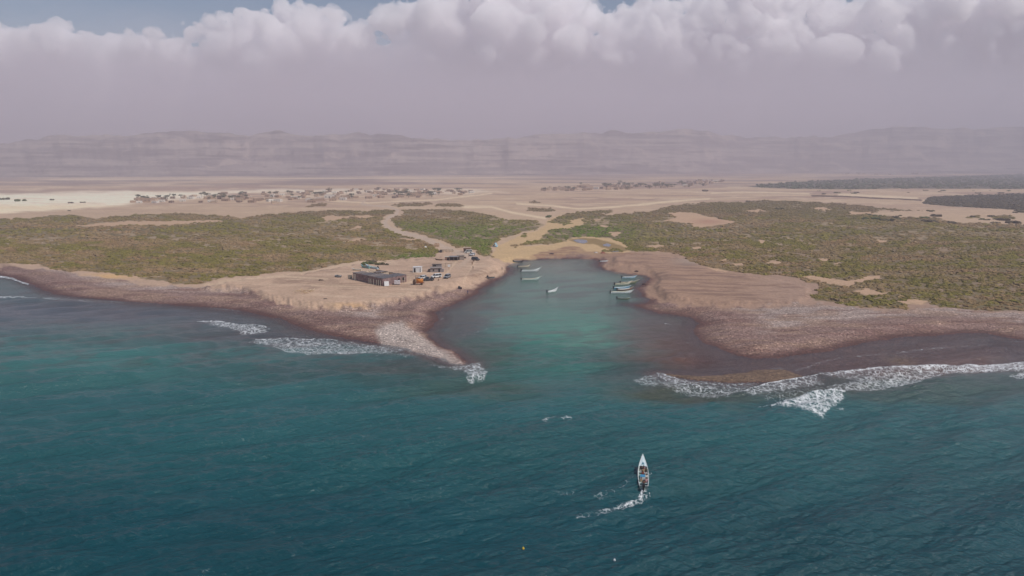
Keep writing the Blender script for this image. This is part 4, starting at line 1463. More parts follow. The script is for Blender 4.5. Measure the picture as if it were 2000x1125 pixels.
def boat(label, L, B, D, rise, rake, outer, inner, rail, thw=3, motors=1, cargo=None, group="fishing boats moored in the inlet", cowl=None, tilt=0.0, name="fishing_boat"):
    D *= 1.15
    r = empty(name)
    tag(r, label, "boat", group)
    link("hull", hull_mesh(L, B, D, rise, rake, outer, inner), None, r)
    gunwale(L, B, D, rise, rake, rail).build("gunwale", rail, r)
    for k in range(thw):
        s = 0.16 + 0.5 * k / max(1, thw - 1)
        b = B * (0.80 + 0.20 * math.sin(min(1, s / 0.45) * math.pi / 2)) * (1 - max(0, (s - 0.42) / 0.58) ** 2.1) * 0.93
        MB().box((0, s * L, D * 0.70 - 0.17), (b, 0.28, 0.05)).build("thwart", inner, r)
    # fore deck
    s0 = 0.80
    b0 = B * (1 - ((s0 - 0.42) / 0.58) ** 2.1) * 0.94
    g0 = D * 0.70 + rise * 1.35 * ((s0 - 0.35) / 0.65) ** 2.2 - 0.06
    g1 = D * 0.70 + rise * 1.35 * 0.90 - 0.06
    m = MB()
    m.add([(-b0 / 2, s0 * L, g0), (b0 / 2, s0 * L, g0), (0.0, L * 0.97 + rake * 0.5, g1), (-b0 / 2, s0 * L, g0 - 0.05), (b0 / 2, s0 * L, g0 - 0.05), (0, L * 0.97 + rake * 0.5, g1 - 0.05)], [(0, 1, 2), (3, 5, 4), (0, 3, 4, 1), (1, 4, 5, 2), (2, 5, 3, 0)])
    m.build("foredeck", outer, r)
    for k in range(motors):
        x = 0 if motors == 1 else (-0.32 + 0.64 * k)
        outboard(r, x, D * 0.70 + 0.1, cowl, tilt)
    if cargo:
        nh = link("net_heap", lump(len(label)), paint((96, 104, 92), 0.95, 0.4, 5.0, name="fishing_net"), r)
        nh.location = (0, L * 0.45, D * 0.22)
        nh.scale = (B * 0.36, L * 0.09 * cargo, D * 0.5)
    return r


PAINTS = {k: paint(c, 0.45, 0.18, 1.2, name="boat_paint") for k, c in dict(
    white=(222, 224, 222), cream=(206, 198, 176), pale_green=(190, 206, 196), pale_blue=(176, 200, 212), grey=(150, 152, 150), dark=(66, 62, 58), brown=(120, 92, 70), blue=(92, 150, 178), teal=(110, 160, 158), olive=(120, 126, 96), inside=(168, 172, 168), tan=(176, 156, 130)).items()}
P_ = PAINTS


def rz_to(du, dv_world):
    """heading: bow direction (dx, dy) on the ground -> rotation about z for a +y bow"""
    return math.atan2(-du, dv_world)


BOATS = [
    # u, v of the stern at the waterline, heading dx, dy, L, B, D, rise, rake, outer, inner, rail, motors, cargo, label
    (1019, 530.5, 1, 0.10, 9.4, 1.7, 0.85, 1.15, 0.8, 'white', 'inside', 'pale_green', 2, 0, "large white skiff with upswept bow and two black outboards near the inlet's left shore"),
    (1012, 522.0, 1, 0.22, 6.6, 1.4, 0.65, 0.8, 0.5, 'cream', 'tan', 'brown', 1, 0, "small cream boat half hidden behind the large white skiff"),
    (1019, 547.5, 1, 0.06, 8.7, 1.6, 0.75, 1.0, 0.9, 'pale_green', 'cream', 'cream', 1, 0, "pale green and cream skiff alone below the large white skiff"),
    (1069, 571.5, 0.86, 0.62, 5.4, 1.4, 0.6, 1.0, 0.6, 'white', 'white', 'white', 1, 0, "bright white skiff floating alone in the middle of the inlet"),
    (1003, 511.5, 1, -0.12, 5.6, 1.4, 0.6, 0.4, 0.3, 'dark', 'white', 'dark', 1, 3, "dark boat with a white load at the inlet head's left corner"),
    (1215, 543.5, 1, 0.08, 7.0, 1.5, 0.75, 0.8, 0.3, 'pale_blue', 'white', 'dark', 1, 0, "pale blue and white boat with dark stem, farthest of the close row"),
    (1201, 556.5, 1, 0.22, 7.8, 1.6, 0.7, 0.9, 0.6, 'cream', 'olive', 'cream', 1, 0, "cream skiff, second of the close row by the right shore, its stern pale and lifted"),
    (1212, 554.0, 1, 0.10, 8.0, 1.5, 0.7, 0.9, 0.8, 'olive', 'tan', 'cream', 1, 3, "olive boat loaded with nets, behind the cream skiff of the close row"),
    (1199, 564.2, 1, 0.14, 7.4, 1.6, 0.7, 0.6, 0.4, 'blue', 'pale_blue', 'white', 1, 2, "blue boat between the cream skiff and the brown-sided boat of the close row"),
    (1206, 567.5, 1, 0.16, 6.8, 1.5, 0.7, 0.7, 0.3, 'brown', 'white', 'cream', 1, 0, "brown-sided boat with white inside, just behind the longest white boat"),
    (1193, 572.8, 1, 0.05, 9.4, 1.6, 0.75, 0.7, 0.4, 'white', 'cream', 'pale_green', 1, 0, "long white boat, nearest of the close row by the right shore"),
    (1206, 584.0, 1, -0.14, 5.0, 1.3, 0.55, 0.3, 0.1, 'olive', 'dark', 'pale_green', 1, 2, "small dark green boat low in the water below the close row"),
    (1171, 511.5, 1, 0.12, 4.9, 1.4, 0.6, 0.35, 0.1, 'white', 'white', 'grey', 1, 0, "short white boat at the pebble point where the inlet narrows"),
]
for (u, v, hx, hy, L, B, D, ri, ra, oc, ic, rc, mo, ca, lab) in BOATS:
    b = boat(lab, L, B, D, ri, ra, P_[oc], P_[ic], P_[rc], 3, mo, ca, tilt=-0.5 if mo == 2 else -0.2)
    place(b, u, v, rz_to(hx, hy), True)

# boats pulled up on the sand
for (u, v, hx, hy, L, B, D, ri, ra, oc, ic, rc, mo, ca, lab) in [
        (656, 540.5, 1, -0.9, 4.6, 1.6, 0.7, 0.3, 0.1, 'grey', 'dark', 'white', 0, 0, "grey boat with a white stern standing on sand left of the long shed"),
        (738, 525.5, -1, 0.75, 8.6, 1.7, 0.8, 0.8, 0.4, 'pale_blue', 'pale_green', 'white', 1, 0, "long pale blue boat beached behind the long shed"),
        (722, 524.5, -1, 0.85, 6.8, 1.5, 0.7, 0.6, 0.3, 'teal', 'olive', 'pale_green', 0, 3, "faded green boat beached beside the long pale blue one"),
        (706, 528.5, -1, 0.10, 4.6, 1.5, 0.6, 0.3, 0.2, 'cream', 'tan', 'white', 0, 3, "small cream boat full of nets beached behind the long shed's left end"),
        (864, 508.5, -1, 0.25, 4.2, 1.2, 0.5, 0.3, 0.2, 'brown', 'dark', 'tan', 0, 0, "narrow brown boat lying at the scrub edge left of the plank shacks"),
        (952, 543.5, 1, -0.25, 3.6, 1.3, 0.55, 0.2, 0.1, 'grey', 'dark', 'dark', 1, 3, "small dark boat on the sand beside the inlet's left bank")]:
    b = boat(lab, L, B, D, ri, ra, P_[oc], P_[ic], P_[rc], 2, mo, ca, "boats pulled up on the sand", tilt=-0.9, name="beached_boat")
    place(b, u, v, rz_to(hx, hy), False, -0.16)


# ---- people
def person_mesh(pose):
    J = {}
    if pose == "stand":
        J = dict(pelvis=(0, 0, .93, .15), waist=(0, 0, 1.08, .135), chest=(0, .01, 1.30, .165), neck=(0, .01, 1.47, .058), head=(0, .02, 1.58, .088), crown=(0, .01, 1.68, .085), nose=(0, .125, 1.58, .018))
        arms = {s: [(.19 * s, 0, 1.40, .062), (.25 * s, -.02, 1.12, .046), (.27 * s, .05, .90, .034), (.275 * s, .07, .82, .030)] for s in (-1, 1)}
        legs = {s: [(.09 * s, 0, .86, .10), (.10 * s, .03, .50, .066), (.11 * s, -.02, .09, .042), (.12 * s, .13, .035, .036)] for s in (-1, 1)}
    elif pose == "walk":
        J = dict(pelvis=(0, 0, .92, .15), waist=(0, .02, 1.07, .135), chest=(0, .05, 1.29, .165), neck=(0, .07, 1.46, .058), head=(0, .09, 1.57, .088), crown=(0, .08, 1.67, .085), nose=(0, .195, 1.57, .018))
        arms = {s: [(.19 * s, .05, 1.39, .062), (.24 * s, .05 - .12 * s, 1.12, .046), (.25 * s, .10 - .26 * s, .93, .034), (.25 * s, .13 - .30 * s, .86, .030)] for s in (-1, 1)}
        legs = {s: [(.09 * s, 0, .85, .10), (.10 * s, .08 + .16 * s, .50, .066), (.10 * s, -.04 + .30 * s, .10, .042), (.11 * s, .09 + .30 * s, .035, .036)] for s in (-1, 1)}
    elif pose == "sit":       # seat surface at z = 0.40
        J = dict(pelvis=(0, 0, .52, .15), waist=(0, .03, .66, .135), chest=(0, .08, .88, .165), neck=(0, .12, 1.05, .058), head=(0, .15, 1.16, .088), crown=(0, .14, 1.26, .085), nose=(0, .255, 1.15, .018))
        arms = {s: [(.19 * s, .08, .98, .062), (.25 * s, .16, .72, .046), (.18 * s, .40, .62, .034), (.15 * s, .47, .61, .030)] for s in (-1, 1)}
        legs = {s: [(.09 * s, .04, .50, .10), (.12 * s, .46, .50, .070), (.12 * s, .44, .10, .042), (.13 * s, .58, .035, .036)] for s in (-1, 1)}
    else:                     # crouch
        J = dict(pelvis=(0, 0, .30, .15), waist=(0, .06, .42, .135), chest=(0, .16, .62, .165), neck=(0, .24, .77, .058), head=(0, .30, .86, .088), crown=(0, .30, .96, .085), nose=(0, .405, .84, .018))
        arms = {s: [(.19 * s, .18, .72, .062), (.25 * s, .34, .50, .046), (.16 * s, .52, .34, .034), (.13 * s, .58, .29, .030)] for s in (-1, 1)}
        legs = {s: [(.10 * s, .04, .28, .10), (.16 * s, .36, .42, .070), (.14 * s, .12, .09, .042), (.14 * s, .26, .035, .036)] for s in (-1, 1)}
    V, E, Rd, T = [], [], [], []

    def add(p, r, tagn, par=None):
        V.append(p)
        Rd.append(r)
        T.append(tagn)
        if par is not None:
            E.append((par, len(V) - 1))
        return len(V) - 1
    pv = add(J["pelvis"][:3], J["pelvis"][3], 2)
    wa = add(J["waist"][:3], J["waist"][3], 1, pv)
    ch = add(J["chest"][:3], J["chest"][3], 1, wa)
    nk = add(J["neck"][:3], J["neck"][3], 0, ch)
    hd = add(J["head"][:3], J["head"][3], 0, nk)
    add(J["crown"][:3], J["crown"][3], 0, hd)
    add(J["nose"][:3], J["nose"][3], 0, hd)
    for s in (-1, 1):
        p = ch
        for k, q in enumerate(arms[s]):
            p = add(q[:3], q[3], 1 if k < 2 else 0, p)
        hand = Vector(arms[s][3][:3])
        d = (hand - Vector(arms[s][2][:3])).normalized()
        side = d.cross(Vector((0, 0, 1)))
        side = side.normalized() if side.length > 0.1 else Vector((1, 0, 0))
        for f in range(4):
            off = side * (-.024 + .016 * f)
            ln = (.085, .098, .092, .072)[f]
            a = add(tuple(hand + off + d * .045), .011, 0, p)
            b2 = add(tuple(hand + off + d * (.045 + ln * .55) + Vector((0, 0, -.012))), .0095, 0, a)
            add(tuple(hand + off + d * (.045 + ln) + Vector((0, 0, -.035))), .008, 0, b2)
        a = add(tuple(hand + side * .035 * (-s) + d * .01), .012, 0, p)
        add(tuple(hand + side * .055 * (-s) + d * .05), .009, 0, a)
        p = pv
        for k, q in enumerate(legs[s]):
            p = add(q[:3], q[3], 2 if k < 2 else 0, p)
    me = bpy.data.meshes.new("person")
    me.from_pydata(V, E, [])
    o = bpy.data.objects.new("person", me)
    COL.objects.link(o)
    sk = o.modifiers.new("skin", 'SKIN')
    for i, sv in enumerate(me.skin_vertices[0].data):
        sv.radius = (Rd[i], Rd[i])
        sv.use_root = (i == 0)
    sk.use_smooth_shade = True
    ss = o.modifiers.new("sub", 'SUBSURF')
    ss.levels = 1
    ss.render_levels = 1
    dg = bpy.context.evaluated_depsgraph_get()
    out = bpy.data.meshes.new_from_object(o.evaluated_get(dg))
    bpy.data.objects.remove(o)
    out.name = "person"
    jp = np.array(V)
    jt = np.array(T)
    mid = np.array([(np.array(V[a]) + np.array(V[b])) / 2 for a, b in E])
    mt = np.array([T[b] for a, b in E])
    jp = np.concatenate([jp, mid])
    jt = np.concatenate([jt, mt])
    idx = []
    for f in out.polygons:
        c = np.array(f.center)
        idx.append(int(jt[np.argmin(((jp - c) ** 2).sum(1))]))
    out.materials.clear()
    for _ in range(3):
        out.materials.append(None)
    out.polygons.foreach_set("material_index", idx)
    return out, Vector(J["head"][:3]), Vector(J["crown"][:3])


PEOPLE = {k: person_mesh(k) for k in ("stand", "walk", "sit", "crouch")}
SKIN = paint((126, 88, 66), 0.6, 0.12, 5.0, name="skin")
HAIR = paint((26, 22, 20), 0.8, 0.3, 9.0, name="hair")
_hair = {}
CLOTH = {k: paint(c, 0.9, 0.2, 3.0, name="cloth") for k, c in dict(white=(220, 218, 212), pink=(206, 160, 160), black=(40, 38, 40), olive=(108, 112, 84), blue=(60, 76, 110), brown=(112, 78, 58), grey=(128, 126, 124), yellow=(206, 192, 130), red=(140, 62, 56), tan=(170, 148, 118)).items()}


def person(label, pose, shirt, wrap, loc, rz, group=None, s=1.0):
    me, hd, cr = PEOPLE[pose]
    o = link("person", me)
    for i, mm in enumerate((SKIN, CLOTH[shirt], CLOTH[wrap])):
        o.material_slots[i].link = 'OBJECT'
        o.material_slots[i].material = mm
    o.location = loc
    o.rotation_euler = (0, 0, rz)
    o.scale = (s, s, s)
    tag(o, label, "person", group)
    if pose not in _hair:
        m = MB()
        c = (hd + cr) / 2 + Vector((0, -0.02, 0.03))
        m.ball(c, 0.108, 10, 6, sc=(0.95, 1.0, 0.9))
        e = MB()
        for sx in (-1, 1):
            e.ball((hd.x + sx * 0.034, hd.y + 0.088, hd.z + 0.03), 0.014, 6, 4)
        _hair[pose] = (m.mesh("hair", HAIR, True), e.mesh("eyes", DARK, True))
    link("hair", _hair[pose][0], None, o)
    link("eyes", _hair[pose][1], None, o)
    return o


for (u, v, pose, sh, wr, rz, lab) in [
        (925.6, 511, "crouch", "black", "brown", 2.0, "person in black crouching in front of the dark car at the road's end"),
        (922.4, 518, "stand", "brown", "tan", 0.5, "person in brown standing on the sand above the person in dark clothes"),
        (924, 526.5, "walk", "black", "grey", 2.6, "person in dark clothes walking on the sand below the dark car"),
        (958.8, 529, "stand", "brown", "black", 1.2, "person standing alone on the sand in the middle of the spit"),
        (980.5, 528, "stand", "grey", "grey", -1.0, "person in grey on the pebble edge at the inlet's left corner"),
        (916, 502, "stand", "black", "brown", 0.0, "person in black standing between the plank shacks and the white car"),
        (953.6, 541, "crouch", "black", "blue", 1.0, "person bending over the stern of the small dark boat on the sand"),
        (857.6, 548.5, "crouch", "brown", "tan", 2.4, "person in brown crouching below the white car"),
        (913.7, 575, "walk", "blue", "blue", 0.8, "person in blue walking on the pebbles by the water"),
        (986, 535, "stand", "tan", "brown", 1.8, "person in tan clothes at the tip of the bank above the inlet")]:
    p = hit(u, v)
    person(lab, pose, sh, wr, p, rz, "people on the sand spit")


# ---- the boat coming in, full of people
def big_boat():
    L, B, D, ri, ra = 9.9, 1.75, 0.95, 0.55, 0.7
    out = P_['pale_green']
    ins = paint((206, 222, 220), 0.5, 0.2, 1.5, name="boat_paint")
    r = empty("passenger_boat")
    tag(r, "long pale skiff full of people turning in the open sea", "boat")
    link("hull", hull_mesh(L, B, D, ri, ra, out, ins, 30), None, r)
    gunwale(L, B, D, ri, ra, P_['white'], 30).build("gunwale", P_['white'], r)

    def g(s):
        return D * 0.70 + ri * 1.35 * max(0, (s - 0.35) / 0.65) ** 2.2

    def hb(s):
        return 0.5 * B * (0.80 + 0.20 * math.sin(min(1, s / 0.45) * math.pi / 2)) * (1 - max(0, (s - 0.42) / 0.58) ** 2.1)
    m = MB()
    ss = [0.69, 0.76, 0.83, 0.90, 0.97]
    top = []
    for s in ss:
        y = s * L + ra * max(0, (s - 0.6) / 0.4) ** 2 * 0.7
        top.append([(-hb(s) * 0.95, y, g(s) - 0.02), (0, y, g(s) + 0.06), (hb(s) * 0.95, y, g(s) - 0.02)])
    vs = [p for row in top for p in row] + [(p[0], p[1], p[2] - 0.06) for row in top for p in row]
    fs = []
    n = len(ss) * 3
    for i in range(len(ss) - 1):
        for k in range(2):
            a = i * 3 + k
            fs += [(a, a + 1, a + 4, a + 3), (n + a, n + a + 3, n + a + 4, n + a + 1)]
        fs += [(i * 3, i * 3 + 3, n + i * 3 + 3, n + i * 3), (i * 3 + 2, n + i * 3 + 2, n + i * 3 + 5, i * 3 + 5)]
    fs += [(0, n, n + 1, 1), (1, n + 1, n + 2, 2)]
    m.add(vs, fs)
    m.build("foredeck", paint((214, 228, 230), 0.4, 0.12, 1.5, name="boat_paint"), r)
    h = MB()
    y0, y1 = 7.25, 8.0
    z0, z1 = g(0.72) + 0.09, g(0.78) + 0.13
    h.add([(-0.26, y0, z0), (0.26, y0, z0), (0.02, y1, z1), (-0.02, y1, z1), (-0.26, y0, z0 - 0.12), (0.26, y0, z0 - 0.12), (0.02, y1, z1 - 0.12), (-0.02, y1, z1 - 0.12)], [(0, 1, 2, 3), (0, 4, 5, 1), (1, 5, 6, 2), (2, 6, 7, 3), (3, 7, 4, 0)])
    h.build("hatch", paint((74, 128, 146), 0.5, 0.2, 2.0, name="boat_paint"), r)
    for y in (1.5, 3.0, 4.2, 5.4, 6.4):
        MB().box((0, y, 0.44), (2 * hb(y / L) * 0.95, 0.26, 0.05)).build("thwart", ins, r)
    outboard(r, 0, D * 0.70 + 0.12, BLACK, -0.05)
    a = hit(1257, 957, True)
    tipx, tipy = unproj(1255.5, 893, g(1.0))
    r.location = (a.x, a.y, 0.0)
    hd = math.atan2(-(float(tipx) - a.x), float(tipy) - a.y)
    r.rotation_euler = (math.radians(1.5), 0, hd)
    M = Matrix.Translation((a.x, a.y, 0)) @ Matrix.Rotation(hd, 4, 'Z')
    # freight
    ib = MB().box((0, 0, 0.27), (0.86, 0.98, 0.54))
    o = empty("ice_box")
    tag(o, "white ice box with a blue lid in the skiff full of people", "ice box")
    ib.build("box", P_['white'], o, bevel=0.03)
    MB().box((0, 0, 0.585), (0.78, 0.90, 0.07)).build("lid", paint((70, 146, 186), 0.5, 0.15, 2.0, name="blue_lid"), o, bevel=0.02)
    o.matrix_world = M @ Matrix.Translation((-0.12, 3.0, 0.46))
    for (x, y, c, lab, rr) in ((0.32, 5.0, (206, 206, 190), "pale sack in the skiff behind the seated people", 0.24), (-0.42, 4.75, (200, 196, 120), "yellow-white sack against the left side of the skiff full of people", 0.26)):
        s = MB().ball((0, 0, rr * 0.7), rr, 9, 6, sc=(1.0, 1.25, 0.75)).tube((0, rr * 1.1, rr * 0.75), (0, rr * 1.45, rr * 0.95), rr * 0.28, rr * 0.16, 7).build("sack", paint(c, 0.9, 0.25, 4.0, name="sackcloth"), None, True)
        tag(s, lab, "sack")
        s.matrix_world = M @ Matrix.Translation((x, y, 0.10))
    crew = [(-0.36, 6.25, "black", "white", 3.1, "person in a black shirt at the front left of the skiff full of people"), (0.14, 6.45, "pink", "pink", 2.9, "person in pink seated in the middle just behind the white foredeck"),
            (0.46, 5.85, "olive", "grey", 3.4, "person in olive seated on the right side behind the foredeck"), (0.02, 5.3, "tan", "black", 0.2, "person in a tan shirt seated between the two front rows of the skiff"),
            (-0.08, 4.2, "red", "black", 0.0, "person in dark red seated just ahead of the blue ice box lid"), (0.42, 4.15, "white", "white", 0.1, "person all in white seated right of the ice box, ahead"),
            (0.52, 3.15, "white", "grey", 0.4, "person in white shirt and grey wrap beside the blue ice box lid"), (0.44, 1.75, "pink", "red", 0.0, "person in pink and red at the right of the skiff's stern"),
            (-0.40, 1.55, "tan", "white", 0.0, "person in tan at the left of the skiff's stern"), (0.04, 0.75, "brown", "black", 0.0, "person in brown steering at the outboard of the skiff full of people")]
    for (x, y, sh, wr, rz, lab) in crew:
        p = M @ Vector((x, y, 0.07))
        person(lab, "sit", sh, wr, p, hd + rz, "people in the skiff")


big_boat()

for (u, v, c, lab) in ((1022, 1073, (226, 190, 60), "yellow buoy floating alone near the bottom of the photo"), (1200, 1096, (222, 222, 222), "tiny white float near the bottom of the photo, right of the yellow buoy")):
    b = MB().ball((0, 0, 0.1), 0.17, 10, 7).tube((0, 0, 0.24), (0, 0, 0.34), 0.05, 0.05, 8).build("buoy", paint(c, 0.5, 0.15, 3.0, name="float_plastic"), None, True)
    tag(b, lab, "buoy")
    place(b, u, v, 0.3, True, -0.05)


# ---- cars
def quad(pts, ids):
    return MB().add([pts[i] for i in ids], [(0, 1, 2, 3)])


def car(label, kind, rgb, u, v, hx, hy, L=4.7, W=1.85, Ht=1.85):
    r = empty("car" if kind != "pickup" else "pickup_truck")
    tag(r, label, "car" if kind != "pickup" else "pickup", "cars parked on the sand spit")
    body = paint(rgb, 0.3, 0.12, 1.0, 0.5, name="car_paint")
    wr = 0.37
    ax = (L * 0.5 - 0.9, -L * 0.5 + 1.0)
    waist = 1.02
    # side outline, front at +x
    out = [(-L / 2, 0.45)]
    for xc in (ax[1], ax[0]):
        out.append((xc - wr - 0.07, 0.40))
        for k in range(7):
            t = math.pi - math.pi * k / 6
            out.append((xc + math.cos(t) * (wr + 0.06), 0.42 + math.sin(t) * (wr + 0.04)))
        out.append((xc + wr + 0.07, 0.40))
    hood = 0.96 if kind == "van" else 0.92
    out += [(L / 2 - 0.02, 0.45), (L / 2, 0.72), (L / 2 - 0.12, hood - 0.04), (L * 0.5 - 1.05 if kind != "van" else L * 0.5 - 0.6, waist), (-L / 2 + 0.05, waist), (-L / 2, 0.8)]
    m = MB()
    n = len(out)
    vs = [(x, -W / 2, z) for x, z in out] + [(x, W / 2, z) for x, z in out]
    m.add(vs, [tuple(range(n)), tuple(range(2 * n - 1, n - 1, -1))] + [(i, i + n, (i + 1) % n + n, (i + 1) % n) for i in range(n)])
    m.build("body", body, r, bevel=0.03)
    x1 = L * 0.5 - (1.05 if kind != "van" else 0.6)
    x0 = -L / 2 + 0.08 if kind != "pickup" else -0.35
    xf, xb = x1 - (0.62 if kind != "van" else 0.45), x0 + (0.25 if kind != "pickup" else 0.12)
    wt = W * 0.40
    zr = Ht - 0.06
    base = [(x0, -W / 2 + .06, waist + .003), (x1, -W / 2 + .06, waist + .003), (x1, W / 2 - .06, waist + .003), (x0, W / 2 - .06, waist + .003)]
    topq = [(xb, -wt, zr), (xf, -wt, zr), (xf, wt, zr), (xb, wt, zr)]
    quad(base + topq, (1, 2, 6, 5)).build("windscreen", GLASS, r)
    quad(base + topq, (3, 0, 4, 7)).build("rear_window", GLASS, r)
    for q in ((0, 1, 5, 4), (2, 3, 7, 6)):
        quad(base + topq, q).build("side_window", GLASS, r)
    rf = MB().box(((xf + xb) / 2, 0, Ht - 0.03), (xf - xb + 0.1, 2 * wt + 0.06, 0.07), top=(0.94, 0.9))
    rf.build("roof", body, r, bevel=0.02)
    pl = MB()
    xm = (xf + xb) / 2
    for s in (-1, 1):
        for (a, bx) in ((x1, xf), (x0, xb), (x0 * 0.5 + x1 * 0.5, xm)) if kind != "pickup" else ((x1, xf), (x0, xb)):
            pl.tube((a, s * (W / 2 - .055), waist), (bx, s * (wt + .01), zr), 0.05 if kind != "van" else 0.09, n=6)
    pl.build("pillar", body, r)
    for xc in ax:
        for s in (-1, 1):
            w = empty("wheel")
            w.parent = r
            w.location = (xc, s * (W / 2 - 0.12), wr)
            MB().tube((0, -0.12, 0), (0, 0.12, 0), wr, n=16).build("tyre", RUBBER, w)
            MB().tube((0, -0.13, 0), (0, 0.13, 0), wr * 0.55, n=12).build("rim", STEEL, w)
    for s in (-1, 1):
        MB().box((L / 2 - 0.03, s * W * 0.36, 0.76), (0.08, 0.34, 0.15)).build("headlight", WHITE, r, bevel=0.015)
        MB().box((-L / 2, s * W * 0.42, 0.8), (0.05, 0.16, 0.22)).build("tail_light", paint((130, 30, 26), 0.4, 0.1, 2.0, name="red_lens"), r)
    for s in (-1, 1):
        MB().box((s * (L / 2 + 0.02), 0, 0.5), (0.14, W * 0.96, 0.16)).build("bumper", BLACK if kind != "van" else body, r, bevel=0.03)
    MB().box((L / 2 + 0.003, 0, 0.74), (0.03, W * 0.42, 0.14)).build("grille", BLACK, r)
    if kind == "pickup":
        MB().box((-L * 0.5 + 0.9, 0, waist + 0.006), (1.5, W - 0.3, 0.02)).build("cargo_bed", DARK, r)
        rb = MB()
        for s in (-1, 1):
            rb.tube((x0 - 0.12, s * W * 0.42, waist), (x0 - 0.12, s * W * 0.36, Ht - 0.1), 0.035)
            rb.tube((x0 - 0.12, s * W * 0.36, Ht - 0.1), (-L / 2 + 0.3, s * W * 0.42, waist), 0.03)
        rb.tube((x0 - 0.12, -W * 0.36, Ht - 0.1), (x0 - 0.12, W * 0.36, Ht - 0.1), 0.035)
        rb.build("roll_bar", BLACK, r)
    place(r, u, v, math.atan2(hy, hx))
    return r


car("white off-road car facing the sea beside the dark pickup", "suv", (232, 232, 230), 852, 542.5, -0.8, -0.62, 4.7, 1.9, 1.85)
car("silver-grey car facing the sea right of the white off-road car", "suv", (146, 148, 152), 873.5, 543, -0.30, -1.0, 4.5, 1.8, 1.75)
car("dark pickup beside the orange tank lorry", "pickup", (62, 64, 72), 836, 548.5, -1.0, -0.20, 5.0, 1.8, 1.8)
car("white car half hidden behind the dark pickup", "suv", (214, 214, 212), 825, 545, -0.55, -0.9, 4.2, 1.75, 1.6)
car("white van standing before the brown hut at the road's end", "van", (228, 228, 222), 915, 494.5, -1.0, -0.12, 4.6, 1.8, 2.0)
car("small white car with its nose down the track below the white van", "suv", (206, 208, 212), 922.5, 499.3, -0.5, -1.0, 4.2, 1.7, 1.5)
car("dark car at the end of the road, right of the plank shacks", "suv", (52, 54, 62), 929, 508.5, 0.85, -0.6, 4.5, 1.85, 1.8)


# ---- orange tank lorry
def tank_lorry():
    r = empty("tank_lorry")
    tag(r, "orange tank lorry with dark cab parked right of the long shed", "lorry")
    org = paint((196, 122, 48), 0.55, 0.3, 1.6, name="orange_paint")
    MB().box((0.3, 0, 0.72), (4.2, 0.9, 0.22)).build("chassis", RUST, r)
    t = MB().tube((-0.95, 0, 1.65), (1.95, 0, 1.65), 0.88, n=20)
    t.build("tank", org, r, True, 0.0)
    MB().box((0.5, 0, 0.93), (2.9, 1.9, 0.34)).build("side_box", paint((150, 84, 46), 0.7, 0.35, 2.0, name="orange_paint"), r, bevel=0.03)
    MB().tube((0.5, 0, 2.45), (0.5, 0, 2.68), 0.26, n=12).build("lid", STEEL, r)
    c = MB().box((-1.75, 0, 1.05), (1.2, 1.9, 0.95)).box((-1.65, 0, 1.86), (1.0, 1.8, 0.72), top=(0.86, 0.88))
    cab = c.build("cab", paint((92, 66, 48), 0.7, 0.35, 2.0, name="faded_paint"), r, bevel=0.04)
    MB().box((-2.13, 0, 1.86), (0.06, 1.4, 0.46), ry=-0.1).build("windscreen", GLASS, cab)
    for xc in (-1.7, 1.25):
        for s in (-1, 1):
            w = empty("wheel")
            w.parent = r
            w.location = (xc, s * 0.86, 0.46)
            MB().tube((0, -0.15, 0), (0, 0.15, 0), 0.46, n=16).build("tyre", RUBBER, w)
            MB().tube((0, -0.16, 0), (0, 0.16, 0), 0.24, n=12).build("rim", RUST, w)
    p = place(r, 817.5, 556, math.radians(6))


tank_lorry()


def flat_trailer():
    r = empty("trailer")
    tag(r, "grey frame trailer standing behind the orange tank lorry", "trailer")
    m = MB()
    for s in (-1, 1):
        m.tube((-1.3, s * 0.7, 0.9), (1.3, s * 0.7, 0.9), 0.05)
        for x in (-1.2, 0, 1.2):
            m.tube((x, s * 0.7, 0.5), (x, s * 0.7, 1.7), 0.04)
        m.tube((-1.3, s * 0.7, 1.7), (1.3, s * 0.7, 1.7), 0.04)
    m.build("frame", STEEL, r)
    MB().box((0, 0, 0.62), (2.7, 1.45, 0.08)).build("bed", WOOD_D, r)
    MB().tube((1.3, 0, 0.6), (2.2, 0, 0.5), 0.05).build("drawbar", STEEL, r)
    for s in (-1, 1):
        MB().tube((0, s * 0.68, 0.34), (0, s * 0.84, 0.34), 0.34, n=14).build("wheel", RUBBER, r)
    place(r, 817, 546, 0.1)


flat_trailer()


# ---- buildings of the landing place
def wall_slab(mb, p, q, h, th, holes=(), mi=0, z0=-0.4):
    """wall from p to q with rectangular openings (from, to, sill, head) measured along it"""
    p = Vector(p)
    q = Vector(q)
    d = q - p
    L = d.length
    a = math.atan2(d.y, d.x)

    def seg(s0, s1, za, zb):
        if s1 - s0 > 0.01 and zb - za > 0.01:
            c = p + d.normalized() * (s0 + s1) / 2
            mb.box((c.x, c.y, (za + zb) / 2), (s1 - s0, th, zb - za), a, mi)
    x = 0.0
    for (s0, s1, za, zb) in sorted(holes):
        seg(x, s0, z0, h)
        seg(s0, s1, z0, za)
        seg(s0, s1, zb, h)
        x = s1
    seg(x, L, z0, h)


def stone_mat(rgb, name="rubble_wall"):
    t = NT(name)
    p = t.pos(obj=True)
    v = t.voro(p, 2.6)
    sep = t.n("ShaderNodeSeparateColor")
    t.l(v.outputs["Color"], sep.inputs[0])
    c = lin(rgb)
    col = t.mix(sep.outputs[0], tuple(c * 0.62), tuple(np.minimum(c * 1.45, 0.85)))
    n = t.noise(p, 0.7, 4.0, 0.6).outputs[0]
    col = t.mix(t.ramp(n, 0.4, 0.7), col, tuple(c * 0.8))
    return t.done(t.bsdf(col, 0.95, 0.15, t.bump(v.outputs["Distance"], 0.6, 0.08)).outputs[0])


